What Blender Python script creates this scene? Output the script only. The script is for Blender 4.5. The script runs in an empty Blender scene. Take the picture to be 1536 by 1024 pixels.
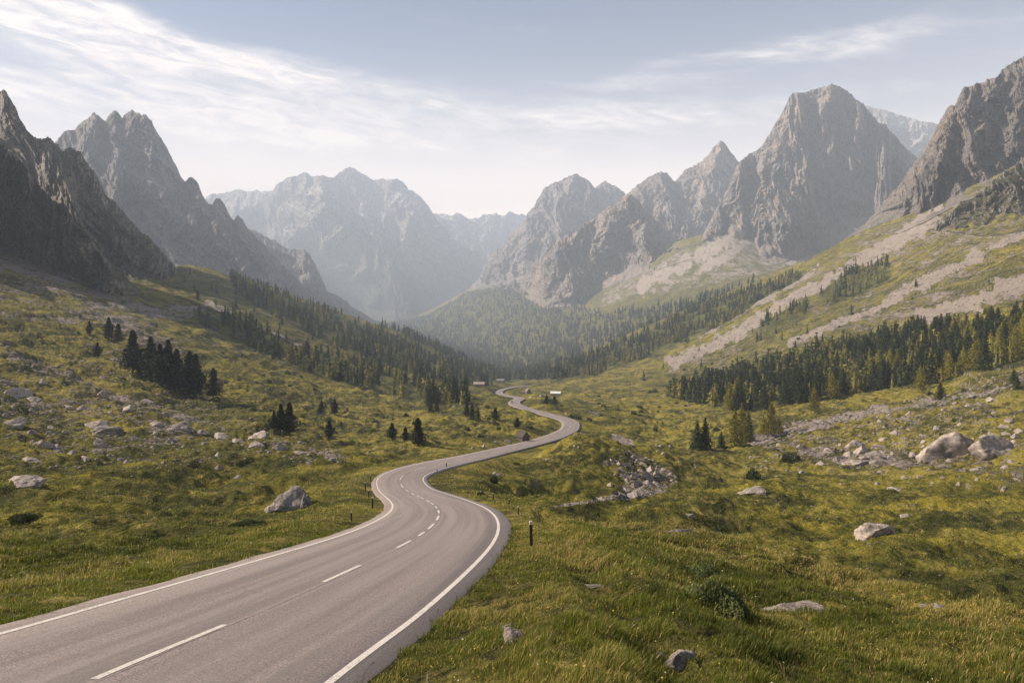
import bpy, math, random
import numpy as np
from mathutils import Vector, noise as mnoise
random.seed(7)
rng = np.random.default_rng(11)
R = math.radians
# ------------------------------------------------------------------ camera, sky, sun, exposure
F, HX, HY = 1100.0, 768.0, 460.0            # focal length and principal point in photo pixels
scene = bpy.context.scene
col = scene.collection
cd = bpy.data.cameras.new("camera")
cam = bpy.data.objects.new("camera", cd); col.objects.link(cam)
cam.location = (0, 0, 0); cam.rotation_euler = (R(90), 0, 0)
cd.sensor_width = 36; cd.lens = 36 * F / 1536
cd.shift_y = -(512 - HY) / 1536
cd.clip_start = 0.1; cd.clip_end = 60000
scene.camera = cam

SUN_AZ, SUN_EL = -80.0, 34.0                 # azimuth measured from +Y towards +X
world = bpy.data.worlds.new("World"); scene.world = world; world.use_nodes = True
scene.view_settings.view_transform = 'Standard'; scene.view_settings.look = 'None'
scene.view_settings.exposure = 1.2; scene.view_settings.gamma = 1.0
sl = bpy.data.lights.new("sun", 'SUN'); sl.energy = 5.0; sl.angle = R(0.55); sl.color = (1.0, 0.86, 0.69)
so = bpy.data.objects.new("sun", sl); col.objects.link(so)
sdir = Vector((math.sin(R(SUN_AZ)) * math.cos(R(SUN_EL)), math.cos(R(SUN_AZ)) * math.cos(R(SUN_EL)), math.sin(R(SUN_EL))))
so.rotation_euler = sdir.to_track_quat('Z', 'Y').to_euler(); so.location = (0, 0, 50)
scene.cycles.use_denoising = True; scene.cycles.denoising_prefilter = 'NONE'
scene.cycles.max_bounces = 5; scene.cycles.diffuse_bounces = 3; scene.cycles.glossy_bounces = 2
scene.cycles.transmission_bounces = 2; scene.cycles.volume_bounces = 1; scene.cycles.transparent_max_bounces = 4
scene.cycles.use_adaptive_sampling = True; scene.cycles.adaptive_threshold = 0.012

class NT:
    """small helper for node trees"""
    def __init__(s, tree): s.t = tree; s.t.nodes.clear()
    def n(s, typ, ins=None, **props):
        nd = s.t.nodes.new(typ)
        for k, v in props.items(): setattr(nd, k, v)
        for k, v in (ins or {}).items():
            sk = nd.inputs[k]
            if isinstance(v, bpy.types.NodeSocket): s.t.links.new(v, sk)
            elif isinstance(v, bpy.types.Node): s.t.links.new(v.outputs[0], sk)
            else:
                if sk.type == 'RGBA' and len(v) == 3: v = (*v, 1)
                sk.default_value = v
        return nd
    def math(s, op, a, b=0.0, c=0.0, clamp=False):
        nd = s.n('ShaderNodeMath', {0: a, 1: b, 2: c}, operation=op, use_clamp=clamp); return nd.outputs[0]
    def noise(s, vec, scale, detail=4.0, rough=0.55, dist=0.0):
        return s.n('ShaderNodeTexNoise', {'Vector': vec, 'Scale': scale, 'Detail': detail, 'Roughness': rough, 'Distortion': dist}).outputs['Fac']
    def step(s, v, a, b):
        nd = s.n('ShaderNodeMapRange', {'Value': v, 'From Min': a, 'From Max': b}, interpolation_type='SMOOTHSTEP'); return nd.outputs[0]
    def mix(s, f, a, b, mode='MIX'):
        nd = s.t.nodes.new('ShaderNodeMix'); nd.data_type = 'RGBA'; nd.blend_type = mode; nd.clamp_factor = True
        for i, v in ((0, f), (6, a), (7, b)):
            if isinstance(v, bpy.types.NodeSocket): s.t.links.new(v, nd.inputs[i])
            else: nd.inputs[i].default_value = v if i == 0 else (*v[:3], 1)
        return nd.outputs[2]
    def scale(s, vec, v3):
        return s.n('ShaderNodeVectorMath', {0: vec, 1: v3}, operation='MULTIPLY').outputs[0]
    def attr(s, name): return s.n('ShaderNodeAttribute', attribute_name=name)

# sky: Nishita plus thin high cloud
nt = NT(world.node_tree)
sky = nt.n('ShaderNodeTexSky', sky_type='NISHITA', sun_disc=False, sun_elevation=R(SUN_EL), sun_rotation=R(SUN_AZ % 360), air_density=0.9, dust_density=0.8, ozone_density=1.5, altitude=1800.0)
tc = nt.n('ShaderNodeTexCoord')
sep = nt.n('ShaderNodeSeparateXYZ', {0: tc.outputs['Generated']})
zz = nt.math('ADD', nt.math('MAXIMUM', sep.outputs[2], 0.0), 0.10)
px_ = nt.math('DIVIDE', sep.outputs[0], zz); py_ = nt.math('DIVIDE', sep.outputs[1], zz)
cv = nt.n('ShaderNodeCombineXYZ', {0: px_, 1: py_, 2: 0.0}).outputs[0]
az_ = nt.math('ARCTAN2', sep.outputs[0], sep.outputs[1])
el_ = nt.math('ARCSINE', sep.outputs[2])
cv2 = nt.n('ShaderNodeCombineXYZ', {0: nt.math('MULTIPLY', az_, 2.1), 1: nt.math('ADD', nt.math('MULTIPLY', el_, 10.0), nt.math('MULTIPLY', az_, 1.0)), 2: 3.7}).outputs[0]
n1 = nt.noise(cv2, 1.1, 8, 0.58, 0.35)
n2 = nt.noise(cv2, 3.2, 6, 0.6, 0.5)
cm = nt.math('ADD', nt.math('MULTIPLY', n1, 0.62), nt.math('MULTIPLY', n2, 0.38))
def blob(a0, e0, wa, we, rot=0.0):
    da = nt.math('SUBTRACT', az_, a0); de = nt.math('SUBTRACT', nt.math('SUBTRACT', el_, e0), nt.math('MULTIPLY', da, rot))
    q = nt.math('ADD', nt.math('POWER', nt.math('ABSOLUTE', nt.math('DIVIDE', da, wa)), 2.0), nt.math('POWER', nt.math('ABSOLUTE', nt.math('DIVIDE', de, we)), 2.0))
    return nt.math('POWER', 2.718, nt.math('MULTIPLY', q, -1.0))
bias = nt.math('MULTIPLY', blob(-0.60, 0.325, 0.24, 0.055, -0.15), 0.29)
bias = nt.math('ADD', bias, nt.math('MULTIPLY', blob(-0.30, 0.292, 0.26, 0.028, -0.10), 0.30))
bias = nt.math('ADD', bias, nt.math('MULTIPLY', blob(-0.45, 0.225, 0.40, 0.030, -0.05), 0.27))
bias = nt.math('ADD', bias, nt.math('MULTIPLY', blob(0.36, 0.312, 0.26, 0.022, 0.10), 0.15))
bias = nt.math('ADD', bias, nt.math('MULTIPLY', blob(0.02, 0.36, 0.20, 0.018, -0.1), 0.07))
bias = nt.math('ADD', bias, nt.math('MULTIPLY', nt.step(el_, 0.24, 0.05), 0.10))
bias = nt.math('ADD', bias, nt.math('MULTIPLY', blob(-0.12, 0.235, 0.34, 0.035, -0.04), 0.15))
bias = nt.math('ADD', bias, nt.math('MULTIPLY', blob(0.25, 0.25, 0.35, 0.03, 0.05), 0.10))
bias = nt.math('SUBTRACT', bias, nt.math('MULTIPLY', nt.step(el_, 0.36, 0.43), 0.12))
cov = nt.step(nt.math('ADD', cm, bias), 0.54, 0.84)
n3 = nt.noise(cv2, 6.5, 8, 0.66, 0.9)
cov = nt.math('MULTIPLY', cov, nt.math('ADD', 0.35, nt.math('MULTIPLY', nt.step(n3, 0.32, 0.66), 0.85)), clamp=True)
lp = nt.step(sep.outputs[2], -0.02, 0.0)
skc = nt.n('ShaderNodeHueSaturation', {'Saturation': 0.95, 'Value': 1.0, 'Color': sky.outputs[0]}).outputs[0]
skc = nt.mix(1.0, skc, (0.95, 0.99, 1.0), 'MULTIPLY')
low = nt.math('POWER', nt.step(el_, 0.42, 0.03), 1.35)
skc = nt.mix(nt.math('MULTIPLY', low, 0.92), skc, (14.5, 12.4, 10.9))
skc = nt.mix(nt.step(el_, 0.25, 0.06), skc, (25.0, 20.0, 16.5))
skc = nt.mix(nt.math('MULTIPLY', cov, 0.85), skc, (14.0, 12.3, 11.1))
skc = nt.mix(lp, (1.2, 1.15, 0.8), skc)
bg = nt.n('ShaderNodeBackground', {'Color': skc, 'Strength': 0.050})
wo = nt.n('ShaderNodeOutputWorld', {'Surface': bg.outputs[0]})

# ------------------------------------------------------------------ maths helpers
def _hash(ix, iy, seed):
    h = (ix.astype(np.int64) * 374761393 + iy.astype(np.int64) * 668265263 + seed * 974634777) & 0xffffffff
    h = ((h ^ (h >> 13)) * 1274126177) & 0xffffffff
    return (h ^ (h >> 16)) & 0xffff
def perlin(x, y, seed=0):
    x = np.asarray(x, float); y = np.asarray(y, float)
    x0 = np.floor(x); y0 = np.floor(y); fx = x - x0; fy = y - y0
    u = fx * fx * fx * (fx * (fx * 6 - 15) + 10); v = fy * fy * fy * (fy * (fy * 6 - 15) + 10)
    def g(dx, dy):
        a = _hash(x0 + dx, y0 + dy, seed) * (2 * np.pi / 65536)
        return np.cos(a) * (fx - dx) + np.sin(a) * (fy - dy)
    a = g(0, 0); b = g(1, 0); c = g(0, 1); d = g(1, 1)
    return (a + u * (b - a) + v * ((c + u * (d - c)) - (a + u * (b - a)))) * 1.5
def fbm(x, y, o=4, seed=0, gain=0.5):
    r = 0; a = 1.0; f = 1.0
    for i in range(o): r = r + a * perlin(x * f + i * 17.3, y * f - i * 9.1, seed + i); a *= gain; f *= 2.03
    return r
def ridged(x, y, o=5, seed=0, gain=0.5):
    r = 0; a = 1.0; f = 1.0; w = 1.0; tot = 0
    for i in range(o):
        n = 1 - np.abs(perlin(x * f + i * 11.3, y * f + i * 5.7, seed + i)) * 1.6
        n = np.clip(n, 0, 1) ** 1.6 * w; w = np.clip(n * 1.7, 0.25, 1)
        r = r + a * n; tot += a; a *= gain; f *= 2.1
    return r / tot
def gsmooth(A, s, axis):
    k = int(max(1, math.ceil(3 * s))); w = np.exp(-0.5 * (np.arange(-k, k + 1) / s) ** 2); w /= w.sum()
    B = np.moveaxis(A, axis, 0); P = np.concatenate([np.repeat(B[:1], k, 0), B, np.repeat(B[-1:], k, 0)])
    out = sum(w[i] * P[i:i + len(B)] for i in range(2 * k + 1))
    return np.moveaxis(out, 0, axis)
def sstep(x, a, b):
    t = np.clip((x - a) / (b - a), 0, 1); return t * t * (3 - 2 * t)
def pdist(X, Y, poly):
    """distance from points to an open polyline"""
    out = np.full(X.shape, 1e9)
    for (ax, ay), (bx, by) in zip(poly[:-1], poly[1:]):
        vx, vy = bx - ax, by - ay
        s = np.clip(((X - ax) * vx + (Y - ay) * vy) / (vx * vx + vy * vy), 0, 1)
        out = np.minimum(out, np.hypot(X - ax - s * vx, Y - ay - s * vy))
    return out
def inpoly(X, Y, poly):
    c = np.zeros(X.shape, bool); n = len(poly)
    for i in range(n):
        x1, y1 = poly[i]; x2, y2 = poly[(i + 1) % n]
        if y1 == y2: continue
        k = ((y1 > Y) != (y2 > Y)) & (X < (x2 - x1) * (Y - y1) / (y2 - y1) + x1)
        c ^= k
    return c
def tag(o, label=None, cat=None, group=None, kind=None):
    if label: o['label'] = label
    if cat: o['category'] = cat
    if group: o['group'] = group
    if kind: o['kind'] = kind
    return o
def mesh_np(name, V, faces, mats=(), smooth=True, attrs=None, mat_index=None):
    """V (n,3); faces: list of arrays (m,k)"""
    me = bpy.data.meshes.new(name)
    V = np.ascontiguousarray(V, dtype=np.float32)
    me.vertices.add(len(V)); me.vertices.foreach_set('co', V.ravel())
    idx = np.concatenate([f.ravel() for f in faces]).astype(np.int32)
    tot = np.concatenate([np.full(len(f), f.shape[1], np.int32) for f in faces])
    st = np.concatenate([[0], np.cumsum(tot)[:-1]]).astype(np.int32)
    me.loops.add(len(idx)); me.loops.foreach_set('vertex_index', idx)
    me.polygons.add(len(tot)); me.polygons.foreach_set('loop_start', st); me.polygons.foreach_set('loop_total', tot)
    me.polygons.foreach_set('use_smooth', np.full(len(tot), smooth))
    if mat_index is not None: me.polygons.foreach_set('material_index', np.asarray(mat_index, np.int32))
    for k, a in (attrs or {}).items():
        a = np.ascontiguousarray(a, dtype=np.float32)
        if a.ndim == 1:
            at = me.attributes.new(k, 'FLOAT', 'POINT'); at.data.foreach_set('value', a)
        else:
            at = me.attributes.new(k, 'FLOAT_VECTOR', 'POINT'); at.data.foreach_set('vector', a.ravel())
    for m in mats: me.materials.append(m)
    me.update(calc_edges=True); me.validate()
    return me
def obj(name, me, parent=None, loc=None):
    o = bpy.data.objects.new(name, me); col.objects.link(o)
    if parent is not None: o.parent = parent
    if loc is not None: o.location = loc
    return o
def empty(name, loc, rz=0, sc=1.0):
    o = bpy.data.objects.new(name, None); col.objects.link(o); o.location = loc; o.rotation_euler = (0, 0, rz); o.scale = (sc, sc, sc); o.empty_display_size = 0.3
    return o
def grid_faces(nr, nc):
    i = (np.arange(nr - 1)[:, None] * nc + np.arange(nc - 1)[None]).ravel()
    return np.c_[i, i + 1, i + nc + 1, i + nc]
def rem(D): return np.where(np.asarray(D, float) > 1500, 1500 + (np.asarray(D, float) - 1500) * 1.55, D)
def pt(px, py, D): return Vector(((px - HX) / F * D, D, (HY - py) / F * D))

# ------------------------------------------------------------------ materials
def newmat(name):
    m = bpy.data.materials.new(name); m.use_nodes = True; return m, NT(m.node_tree)
def finish(nt, colr, rough=0.9, bump=None, bump_s=0.5, bump_d=0.1, spec=0.2, trans=0.0):
    ins = {'Base Color': colr, 'Roughness': rough, 'Specular IOR Level': spec}
    if bump is not None:
        b = nt.n('ShaderNodeBump', {'Strength': bump_s, 'Distance': bump_d, 'Height': bump}); ins['Normal'] = b.outputs[0]
    p = nt.n('ShaderNodeBsdfPrincipled', ins)
    sh = p.outputs[0]
    if trans:
        tr = nt.n('ShaderNodeBsdfTranslucent', {'Color': colr})
        sh = nt.n('ShaderNodeMixShader', {0: trans, 1: p.outputs[0], 2: tr.outputs[0]}).outputs[0]
    nt.n('ShaderNodeOutputMaterial', {'Surface': sh})

def terrain_material():
    m, nt = newmat('alpine_turf')
    P = nt.n('ShaderNodeNewGeometry').outputs['Position']
    N = nt.n('ShaderNodeSeparateXYZ', {0: nt.n('ShaderNodeNewGeometry').outputs['True Normal']}).outputs[2]
    big = nt.noise(P, 0.012, 5, 0.6)
    mid = nt.noise(P, 0.07, 6, 0.6, 0.4)
    sm = nt.noise(P, 0.45, 6, 0.62, 0.3)
    fine = nt.noise(P, 3.5, 5, 0.7)
    vf = nt.noise(P, 16.0, 3, 0.7)
    green = nt.mix(nt.step(mid, 0.35, 0.66), (0.070, 0.080, 0.012), (0.225, 0.186, 0.025))
    straw = nt.mix(nt.step(fine, 0.3, 0.7), (0.21, 0.162, 0.040), (0.35, 0.272, 0.09))
    c = nt.mix(nt.math('MULTIPLY', nt.step(nt.math('ADD', nt.math('MULTIPLY', sm, 0.6), nt.math('MULTIPLY', big, 0.4)), 0.46, 0.66), 0.75), green, straw)
    dry_lit = nt.attr('dry_lit').outputs['Fac']
    c = nt.mix(nt.math('MULTIPLY', dry_lit, nt.step(sm, 0.25, 0.7)), c, straw)
    sward = nt.step(nt.math('ADD', nt.math('MULTIPLY', big, 0.6), nt.math('MULTIPLY', mid, 0.4)), 0.53, 0.43)
    c = nt.mix(nt.math('MULTIPLY', sward, 0.6), c, nt.mix(fine, (0.040, 0.042, 0.010), (0.105, 0.092, 0.024)))
    brown = nt.step(nt.math('ADD', nt.math('MULTIPLY', sm, 0.55), nt.math('MULTIPLY', mid, 0.45)), 0.51, 0.42)
    c = nt.mix(nt.math('MULTIPLY', brown, 0.75), c, (0.030, 0.028, 0.009))  # dark patches, hummock shadows among them, painted into the turf
    c = nt.mix(0.55, c, nt.mix(nt.step(vf, 0.25, 0.75), (0.45, 0.45, 0.45), (1.5, 1.5, 1.45)), 'MULTIPLY')
    c = nt.mix(0.6, c, nt.mix(nt.step(fine, 0.3, 0.7), (0.55, 0.56, 0.5), (1.35, 1.35, 1.3)), 'MULTIPLY')
    ter = nt.noise(nt.scale(P, (0.16, 0.16, 1.5)), 1.0, 5, 0.65, 0.6)
    ter2 = nt.noise(nt.scale(P, (0.5, 0.5, 3.4)), 1.0, 4, 0.65, 0.4)
    c = nt.mix(nt.math('MULTIPLY', nt.step(ter, 0.47, 0.36), 0.62), c, (0.040, 0.040, 0.010))  # dark strokes along the contours: terrace shadows painted into the turf colour
    c = nt.mix(nt.math('MULTIPLY', nt.step(ter2, 0.42, 0.34), 0.45), c, (0.038, 0.036, 0.012))  # finer strokes of the same painted terrace shadow
    c = nt.mix(nt.math('MULTIPLY', nt.step(ter, 0.55, 0.68), 0.45), c, (0.36, 0.285, 0.075))
    # undergrowth below the trees, plus painted shade in the knoll hollow
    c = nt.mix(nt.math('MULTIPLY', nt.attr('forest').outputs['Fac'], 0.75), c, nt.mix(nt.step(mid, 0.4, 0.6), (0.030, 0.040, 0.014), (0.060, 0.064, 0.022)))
    # stones and scree
    sc = nt.attr('scree').outputs['Fac']
    stretch = nt.scale(P, (0.5, 0.5, 1.6))
    sn = nt.math('ADD', nt.math('MULTIPLY', nt.noise(stretch, 0.35, 7, 0.72, 0.5), 0.7), nt.math('MULTIPLY', fine, 0.3))
    lowf = nt.noise(nt.n('ShaderNodeMapping', {'Vector': P, 'Rotation': (0, 0, R(-38)), 'Scale': (0.045, 0.009, 0.02)}).outputs[0], 1.0, 7, 0.7, 0.4)
    sn = nt.math('ADD', sn, nt.math('MULTIPLY', nt.math('SUBTRACT', lowf, 0.5), 0.75))
    thr = nt.math('SUBTRACT', 0.86, nt.math('MULTIPLY', sc, 0.62))
    scf = nt.step(nt.math('SUBTRACT', sn, thr), -0.02, 0.03)
    scf = nt.math('MULTIPLY', scf, nt.step(sc, 0.02, 0.12))
    stone = nt.mix(nt.step(fine, 0.3, 0.72), (0.20, 0.165, 0.138), (0.44, 0.375, 0.325))
    stone = nt.mix(nt.math('MULTIPLY', nt.step(lowf, 0.42, 0.62), 0.45), stone, (0.20, 0.17, 0.14))
    stone = nt.mix(nt.math('MULTIPLY', nt.step(sm, 0.55, 0.4), 0.5), stone, (0.25, 0.215, 0.185))
    c = nt.mix(scf, c, stone)
    steep = nt.step(nt.math('ADD', N, nt.math('MULTIPLY', mid, -0.25)), 0.62, 0.48)
    c = nt.mix(steep, c, nt.mix(fine, (0.12, 0.10, 0.085), (0.30, 0.26, 0.22)))
    h = nt.math('ADD', nt.math('MULTIPLY', sm, 1.4), nt.math('ADD', nt.math('MULTIPLY', fine, 0.28), nt.math('MULTIPLY', vf, 0.06)))
    h = nt.math('ADD', h, nt.math('MULTIPLY', nt.math('MULTIPLY', scf, nt.noise(P, 1.3, 4, 0.7)), 1.6))
    h = nt.math('ADD', nt.math('ADD', h, nt.math('MULTIPLY', mid, 4.0)), nt.math('ADD', nt.math('MULTIPLY', ter, 1.6), nt.math('MULTIPLY', ter2, 0.5)))
    finish(nt, c, 0.95, h, 1.0, 0.75, 0.1)
    return m

def rock_face_material(name, dark, light, pink=0.3, green=0.0, snow=0.0, scree=0.0, sc=1.0):
    """cliff rock: strata, cracks, ledges with turf, snow or debris in the gentle places"""
    m, nt = newmat(name)
    P = nt.n('ShaderNodeNewGeometry').outputs['Position']
    geo = nt.n('ShaderNodeNewGeometry')
    N = nt.n('ShaderNodeSeparateXYZ', {0: geo.outputs['Normal']}).outputs[2]
    Ps = nt.scale(P, (1.0, 1.0, 0.35))
    big = nt.noise(P, 0.004 * sc, 5, 0.6)
    mid = nt.noise(Ps, 0.018 * sc, 8, 0.68, 0.6)
    fine = nt.noise(P, 0.09 * sc, 7, 0.72, 0.3)
    tilt = nt.n('ShaderNodeMapping', {'Vector': P, 'Rotation': (R(14), R(-12), 0)}).outputs[0]
    st = nt.noise(nt.scale(tilt, (0.10, 0.10, 1.6)), 0.035 * sc, 6, 0.7, 0.4)
    crack = nt.n('ShaderNodeTexVoronoi', {'Vector': nt.scale(P, (1.0, 1.0, 0.45)), 'Scale': 0.03 * sc, 'Detail': 3.0}, feature='DISTANCE_TO_EDGE').outputs[0]
    f = nt.math('ADD', nt.math('MULTIPLY', mid, 0.5), nt.math('ADD', nt.math('MULTIPLY', fine, 0.22), nt.math('MULTIPLY', st, 0.38)))
    c = nt.mix(nt.step(f, 0.42, 0.68), dark, light)
    c = nt.mix(nt.math('MULTIPLY', nt.step(big, 0.42, 0.62), pink), c, (0.47, 0.36, 0.295))  # large pinkish slabs: sunlit patches put into the rock colour
    c = nt.mix(nt.math('MULTIPLY', nt.step(fine, 0.5, 0.3), 0.55), c, tuple(v * 0.45 for v in dark))
    vst = nt.noise(nt.scale(P, (1.0, 1.0, 0.16)), 0.055 * sc, 7, 0.75, 0.8)
    c = nt.mix(1.0, c, nt.mix(nt.step(vst, 0.40, 0.60), (0.50, 0.51, 0.54), (1.30, 1.26, 1.22)), 'MULTIPLY')
    c = nt.mix(nt.math('MULTIPLY', nt.step(crack, 0.035, 0.005), 0.5), c, tuple(v * 0.3 for v in dark))
    if scree:
        s = nt.step(nt.math('ADD', N, nt.math('MULTIPLY', mid, 0.25)), 0.66, 0.78)
        c = nt.mix(nt.math('MULTIPLY', s, scree), c, (0.40, 0.35, 0.31))
    if green:
        g = nt.step(nt.math('ADD', N, nt.math('MULTIPLY', nt.math('SUBTRACT', fine, 0.5), 0.9)), 0.60 - 0.27 * (green > 0.8), 0.74 - 0.24 * (green > 0.8))
        c = nt.mix(nt.math('MULTIPLY', g, green), c, nt.mix(nt.step(mid, 0.4, 0.6), (0.045, 0.052, 0.018), (0.12, 0.11, 0.04)))
    if snow:
        pz = nt.n('ShaderNodeSeparateXYZ', {0: P}).outputs[2]
        snow = nt.math('MULTIPLY', nt.step(pz, 480.0, 800.0), snow)
        s = nt.step(nt.math('ADD', N, nt.math('MULTIPLY', nt.math('SUBTRACT', mid, 0.5), 0.8)), 0.72, 0.80)
        c = nt.mix(nt.math('MULTIPLY', s, snow), c, (0.55, 0.51, 0.48))
        c = nt.mix(nt.step(pz, 500.0, 150.0), c, (0.085, 0.085, 0.055))
    h = nt.math('ADD', nt.math('MULTIPLY', mid, 26.0 / sc), nt.math('ADD', nt.math('MULTIPLY', fine, 9.0 / sc), nt.math('MULTIPLY', st, 10.0 / sc)))
    h = nt.math('ADD', nt.math('ADD', h, nt.math('MULTIPLY', vst, 14.0 / sc)), nt.math('MULTIPLY', nt.math('MINIMUM', crack, 0.2), 14.0 / sc))
    finish(nt, c, 0.95, h, 1.0, 1.3, 0.12)
    return m

def simple(name, c1, c2, scale=8.0, rough=0.8, bump=0.0, spec=0.3, trans=0.0, rnd=0.0, obj_space=True, detail=5):
    m, nt = newmat(name)
    P = nt.n('ShaderNodeTexCoord').outputs['Object'] if obj_space else nt.n('ShaderNodeNewGeometry').outputs['Position']
    f = nt.noise(P, scale, detail, 0.65, 0.2)
    c = nt.mix(nt.step(f, 0.3, 0.7), c1, c2)
    if rnd:
        r = nt.n('ShaderNodeObjectInfo').outputs['Random']
        c = nt.mix(1.0, c, nt.mix(r, (1 - rnd,) * 3, (1 + rnd,) * 3), 'MULTIPLY')
    finish(nt, c, rough, f if bump else None, 0.8, bump, spec, trans)
    return m

def boulder_material():
    m, nt = newmat('weathered_boulder')
    P = nt.n('ShaderNodeTexCoord').outputs['Object']
    r = nt.n('ShaderNodeObjectInfo').outputs['Random']
    off = nt.n('ShaderNodeVectorMath', {0: P, 1: nt.n('ShaderNodeCombineXYZ', {0: nt.math('MULTIPLY', r, 37.0), 1: r, 2: 0.0}).outputs[0]}, operation='ADD').outputs[0]
    a = nt.noise(off, 1.6, 6, 0.65, 0.4); b = nt.noise(off, 6.5, 6, 0.7); d = nt.noise(nt.scale(off, (0.6, 1.0, 2.2)), 3.2, 5, 0.7, 0.8)
    c = nt.mix(nt.step(b, 0.3, 0.7), (0.235, 0.20, 0.172), (0.45, 0.39, 0.342))
    c = nt.mix(nt.math('MULTIPLY', nt.step(a, 0.50, 0.62), 0.75), c, (0.12, 0.10, 0.085))
    c = nt.mix(nt.math('MULTIPLY', nt.step(d, 0.43, 0.34), 0.6), c, (0.07, 0.06, 0.05))
    c = nt.mix(1.0, c, nt.mix(r, (0.8, 0.8, 0.8), (1.12, 1.1, 1.08)), 'MULTIPLY')
    h = nt.math('ADD', nt.math('MULTIPLY', a, 0.8), nt.math('ADD', nt.math('MULTIPLY', b, 0.35), nt.math('MULTIPLY', d, 0.5)))
    finish(nt, c, 0.92, h, 0.8, 0.25, 0.15)
    return m

def needles_material(name, c1, c2, rnd=0.28, trans=0.12):
    m, nt = newmat(name)
    P = nt.n('ShaderNodeNewGeometry').outputs['Position']
    f = nt.noise(P, 0.8, 4, 0.6)
    r = nt.n('ShaderNodeObjectInfo').outputs['Random']
    c = nt.mix(nt.step(f, 0.3, 0.7), c1, c2)
    c = nt.mix(1.0, c, nt.mix(r, (1 - rnd,) * 3, (1 + rnd, 1 + rnd, 1.0)), 'MULTIPLY')
    finish(nt, c, 0.8, None, spec=0.15, trans=trans)
    return m

def tinted_material(name, lo, hi, trans=0.2, rough=0.7, mid=None):
    m, nt = newmat(name)
    t = nt.attr('tint').outputs['Fac']
    if mid is None: c = nt.mix(t, lo, hi)
    else:
        c = nt.mix(nt.math('MULTIPLY', t, 2.0, clamp=True), lo, mid)
        c = nt.mix(nt.math('SUBTRACT', nt.math('MULTIPLY', t, 2.0), 1.0, clamp=True), c, hi)
    finish(nt, c, rough, None, spec=0.2, trans=trans)
    return m

def asphalt_material():
    m, nt = newmat('worn_asphalt')
    uv = nt.attr('road_uv').outputs['Vector']      # metres along, metres across
    s = nt.n('ShaderNodeSeparateXYZ', {0: uv})
    P = nt.n('ShaderNodeNewGeometry').outputs['Position']
    grain = nt.noise(P, 34.0, 5, 0.85); g2 = nt.noise(P, 7.0, 6, 0.75)
    cloud = nt.noise(nt.scale(uv, (0.10, 0.9, 1.0)), 1.0, 5, 0.6)
    c = nt.mix(nt.step(grain, 0.36, 0.64), (0.075, 0.059, 0.054), (0.37, 0.293, 0.268))
    c = nt.mix(nt.math('MULTIPLY', nt.step(cloud, 0.35, 0.7), 0.5), c, (0.225, 0.195, 0.175))
    c = nt.mix(nt.math('MULTIPLY', nt.step(g2, 0.52, 0.70), 0.45), c, (0.10, 0.084, 0.077))
    strk = nt.noise(nt.scale(uv, (0.035, 2.1, 1.0)), 1.0, 5, 0.6)
    c = nt.mix(nt.math('MULTIPLY', nt.step(strk, 0.40, 0.62), 0.42), c, (0.085, 0.070, 0.064))
    # polished wheel tracks
    aw = nt.math('ABSOLUTE', nt.math('SUBTRACT', nt.math('ABSOLUTE', s.outputs[1]), 1.5))
    tr = nt.step(nt.math('ABSOLUTE', nt.math('SUBTRACT', aw, 0.75)), 0.32, 0.08)
    c = nt.mix(nt.math('MULTIPLY', tr, 0.14), c, (0.26, 0.23, 0.21))
    # paving seam along the middle and short cracks
    wob = nt.math('MULTIPLY', nt.math('SUBTRACT', nt.noise(nt.scale(uv, (0.5, 0.0, 0.0)), 1.0, 4, 0.6), 0.5), 0.14)
    seam = nt.step(nt.math('ABSOLUTE', nt.math('SUBTRACT', nt.math('SUBTRACT', s.outputs[1], 0.10), wob)), 0.022, 0.006)
    seam = nt.math('MULTIPLY', seam, nt.step(nt.noise(nt.scale(uv, (0.7, 0.0, 0.0)), 1.3, 4, 0.7), 0.38, 0.5))
    ck = nt.n('ShaderNodeTexVoronoi', {'Vector': nt.n('ShaderNodeVectorMath', {0: uv, 1: nt.n('ShaderNodeCombineXYZ', {0: nt.math('MULTIPLY', g2, 0.5), 1: nt.math('MULTIPLY', cloud, 0.6), 2: 0.0}).outputs[0]}, operation='ADD').outputs[0], 'Scale': 0.42}, feature='DISTANCE_TO_EDGE').outputs[0]
    ckm = nt.math('MULTIPLY', nt.step(ck, 0.010, 0.003), nt.step(nt.noise(uv, 0.35, 3, 0.6), 0.54, 0.62))
    dark = nt.math('MAXIMUM', seam, nt.math('MULTIPLY', ckm, 0.25))
    c = nt.mix(nt.math('MULTIPLY', dark, 0.72), c, (0.035, 0.03, 0.027))
    # crumbling, dusty edge
    ed = nt.step(nt.math('ADD', nt.math('ABSOLUTE', s.outputs[1]), nt.math('MULTIPLY', g2, 0.3)), 3.42, 3.75)
    c = nt.mix(nt.math('MULTIPLY', ed, 0.5), c, (0.17, 0.14, 0.10))
    finish(nt, c, 0.72, nt.math('ADD', grain, nt.math('MULTIPLY', dark, -1.5)), 0.6, 0.008, 0.5)
    return m

def paint_material():
    m, nt = newmat('road_paint')
    P = nt.n('ShaderNodeNewGeometry').outputs['Position']
    a = nt.noise(P, 30.0, 4, 0.75); b = nt.noise(P, 2.2, 5, 0.7)
    c = nt.mix(nt.step(a, 0.2, 0.6), (0.34, 0.30, 0.27), (0.60, 0.55, 0.50))
    w = nt.step(nt.math('ADD', nt.math('MULTIPLY', a, 0.6), nt.math('MULTIPLY', b, 0.4)), 0.47, 0.38)
    c = nt.mix(w, c, (0.20, 0.175, 0.155))
    finish(nt, c, 0.7, None, spec=0.3)
    return m

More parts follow.
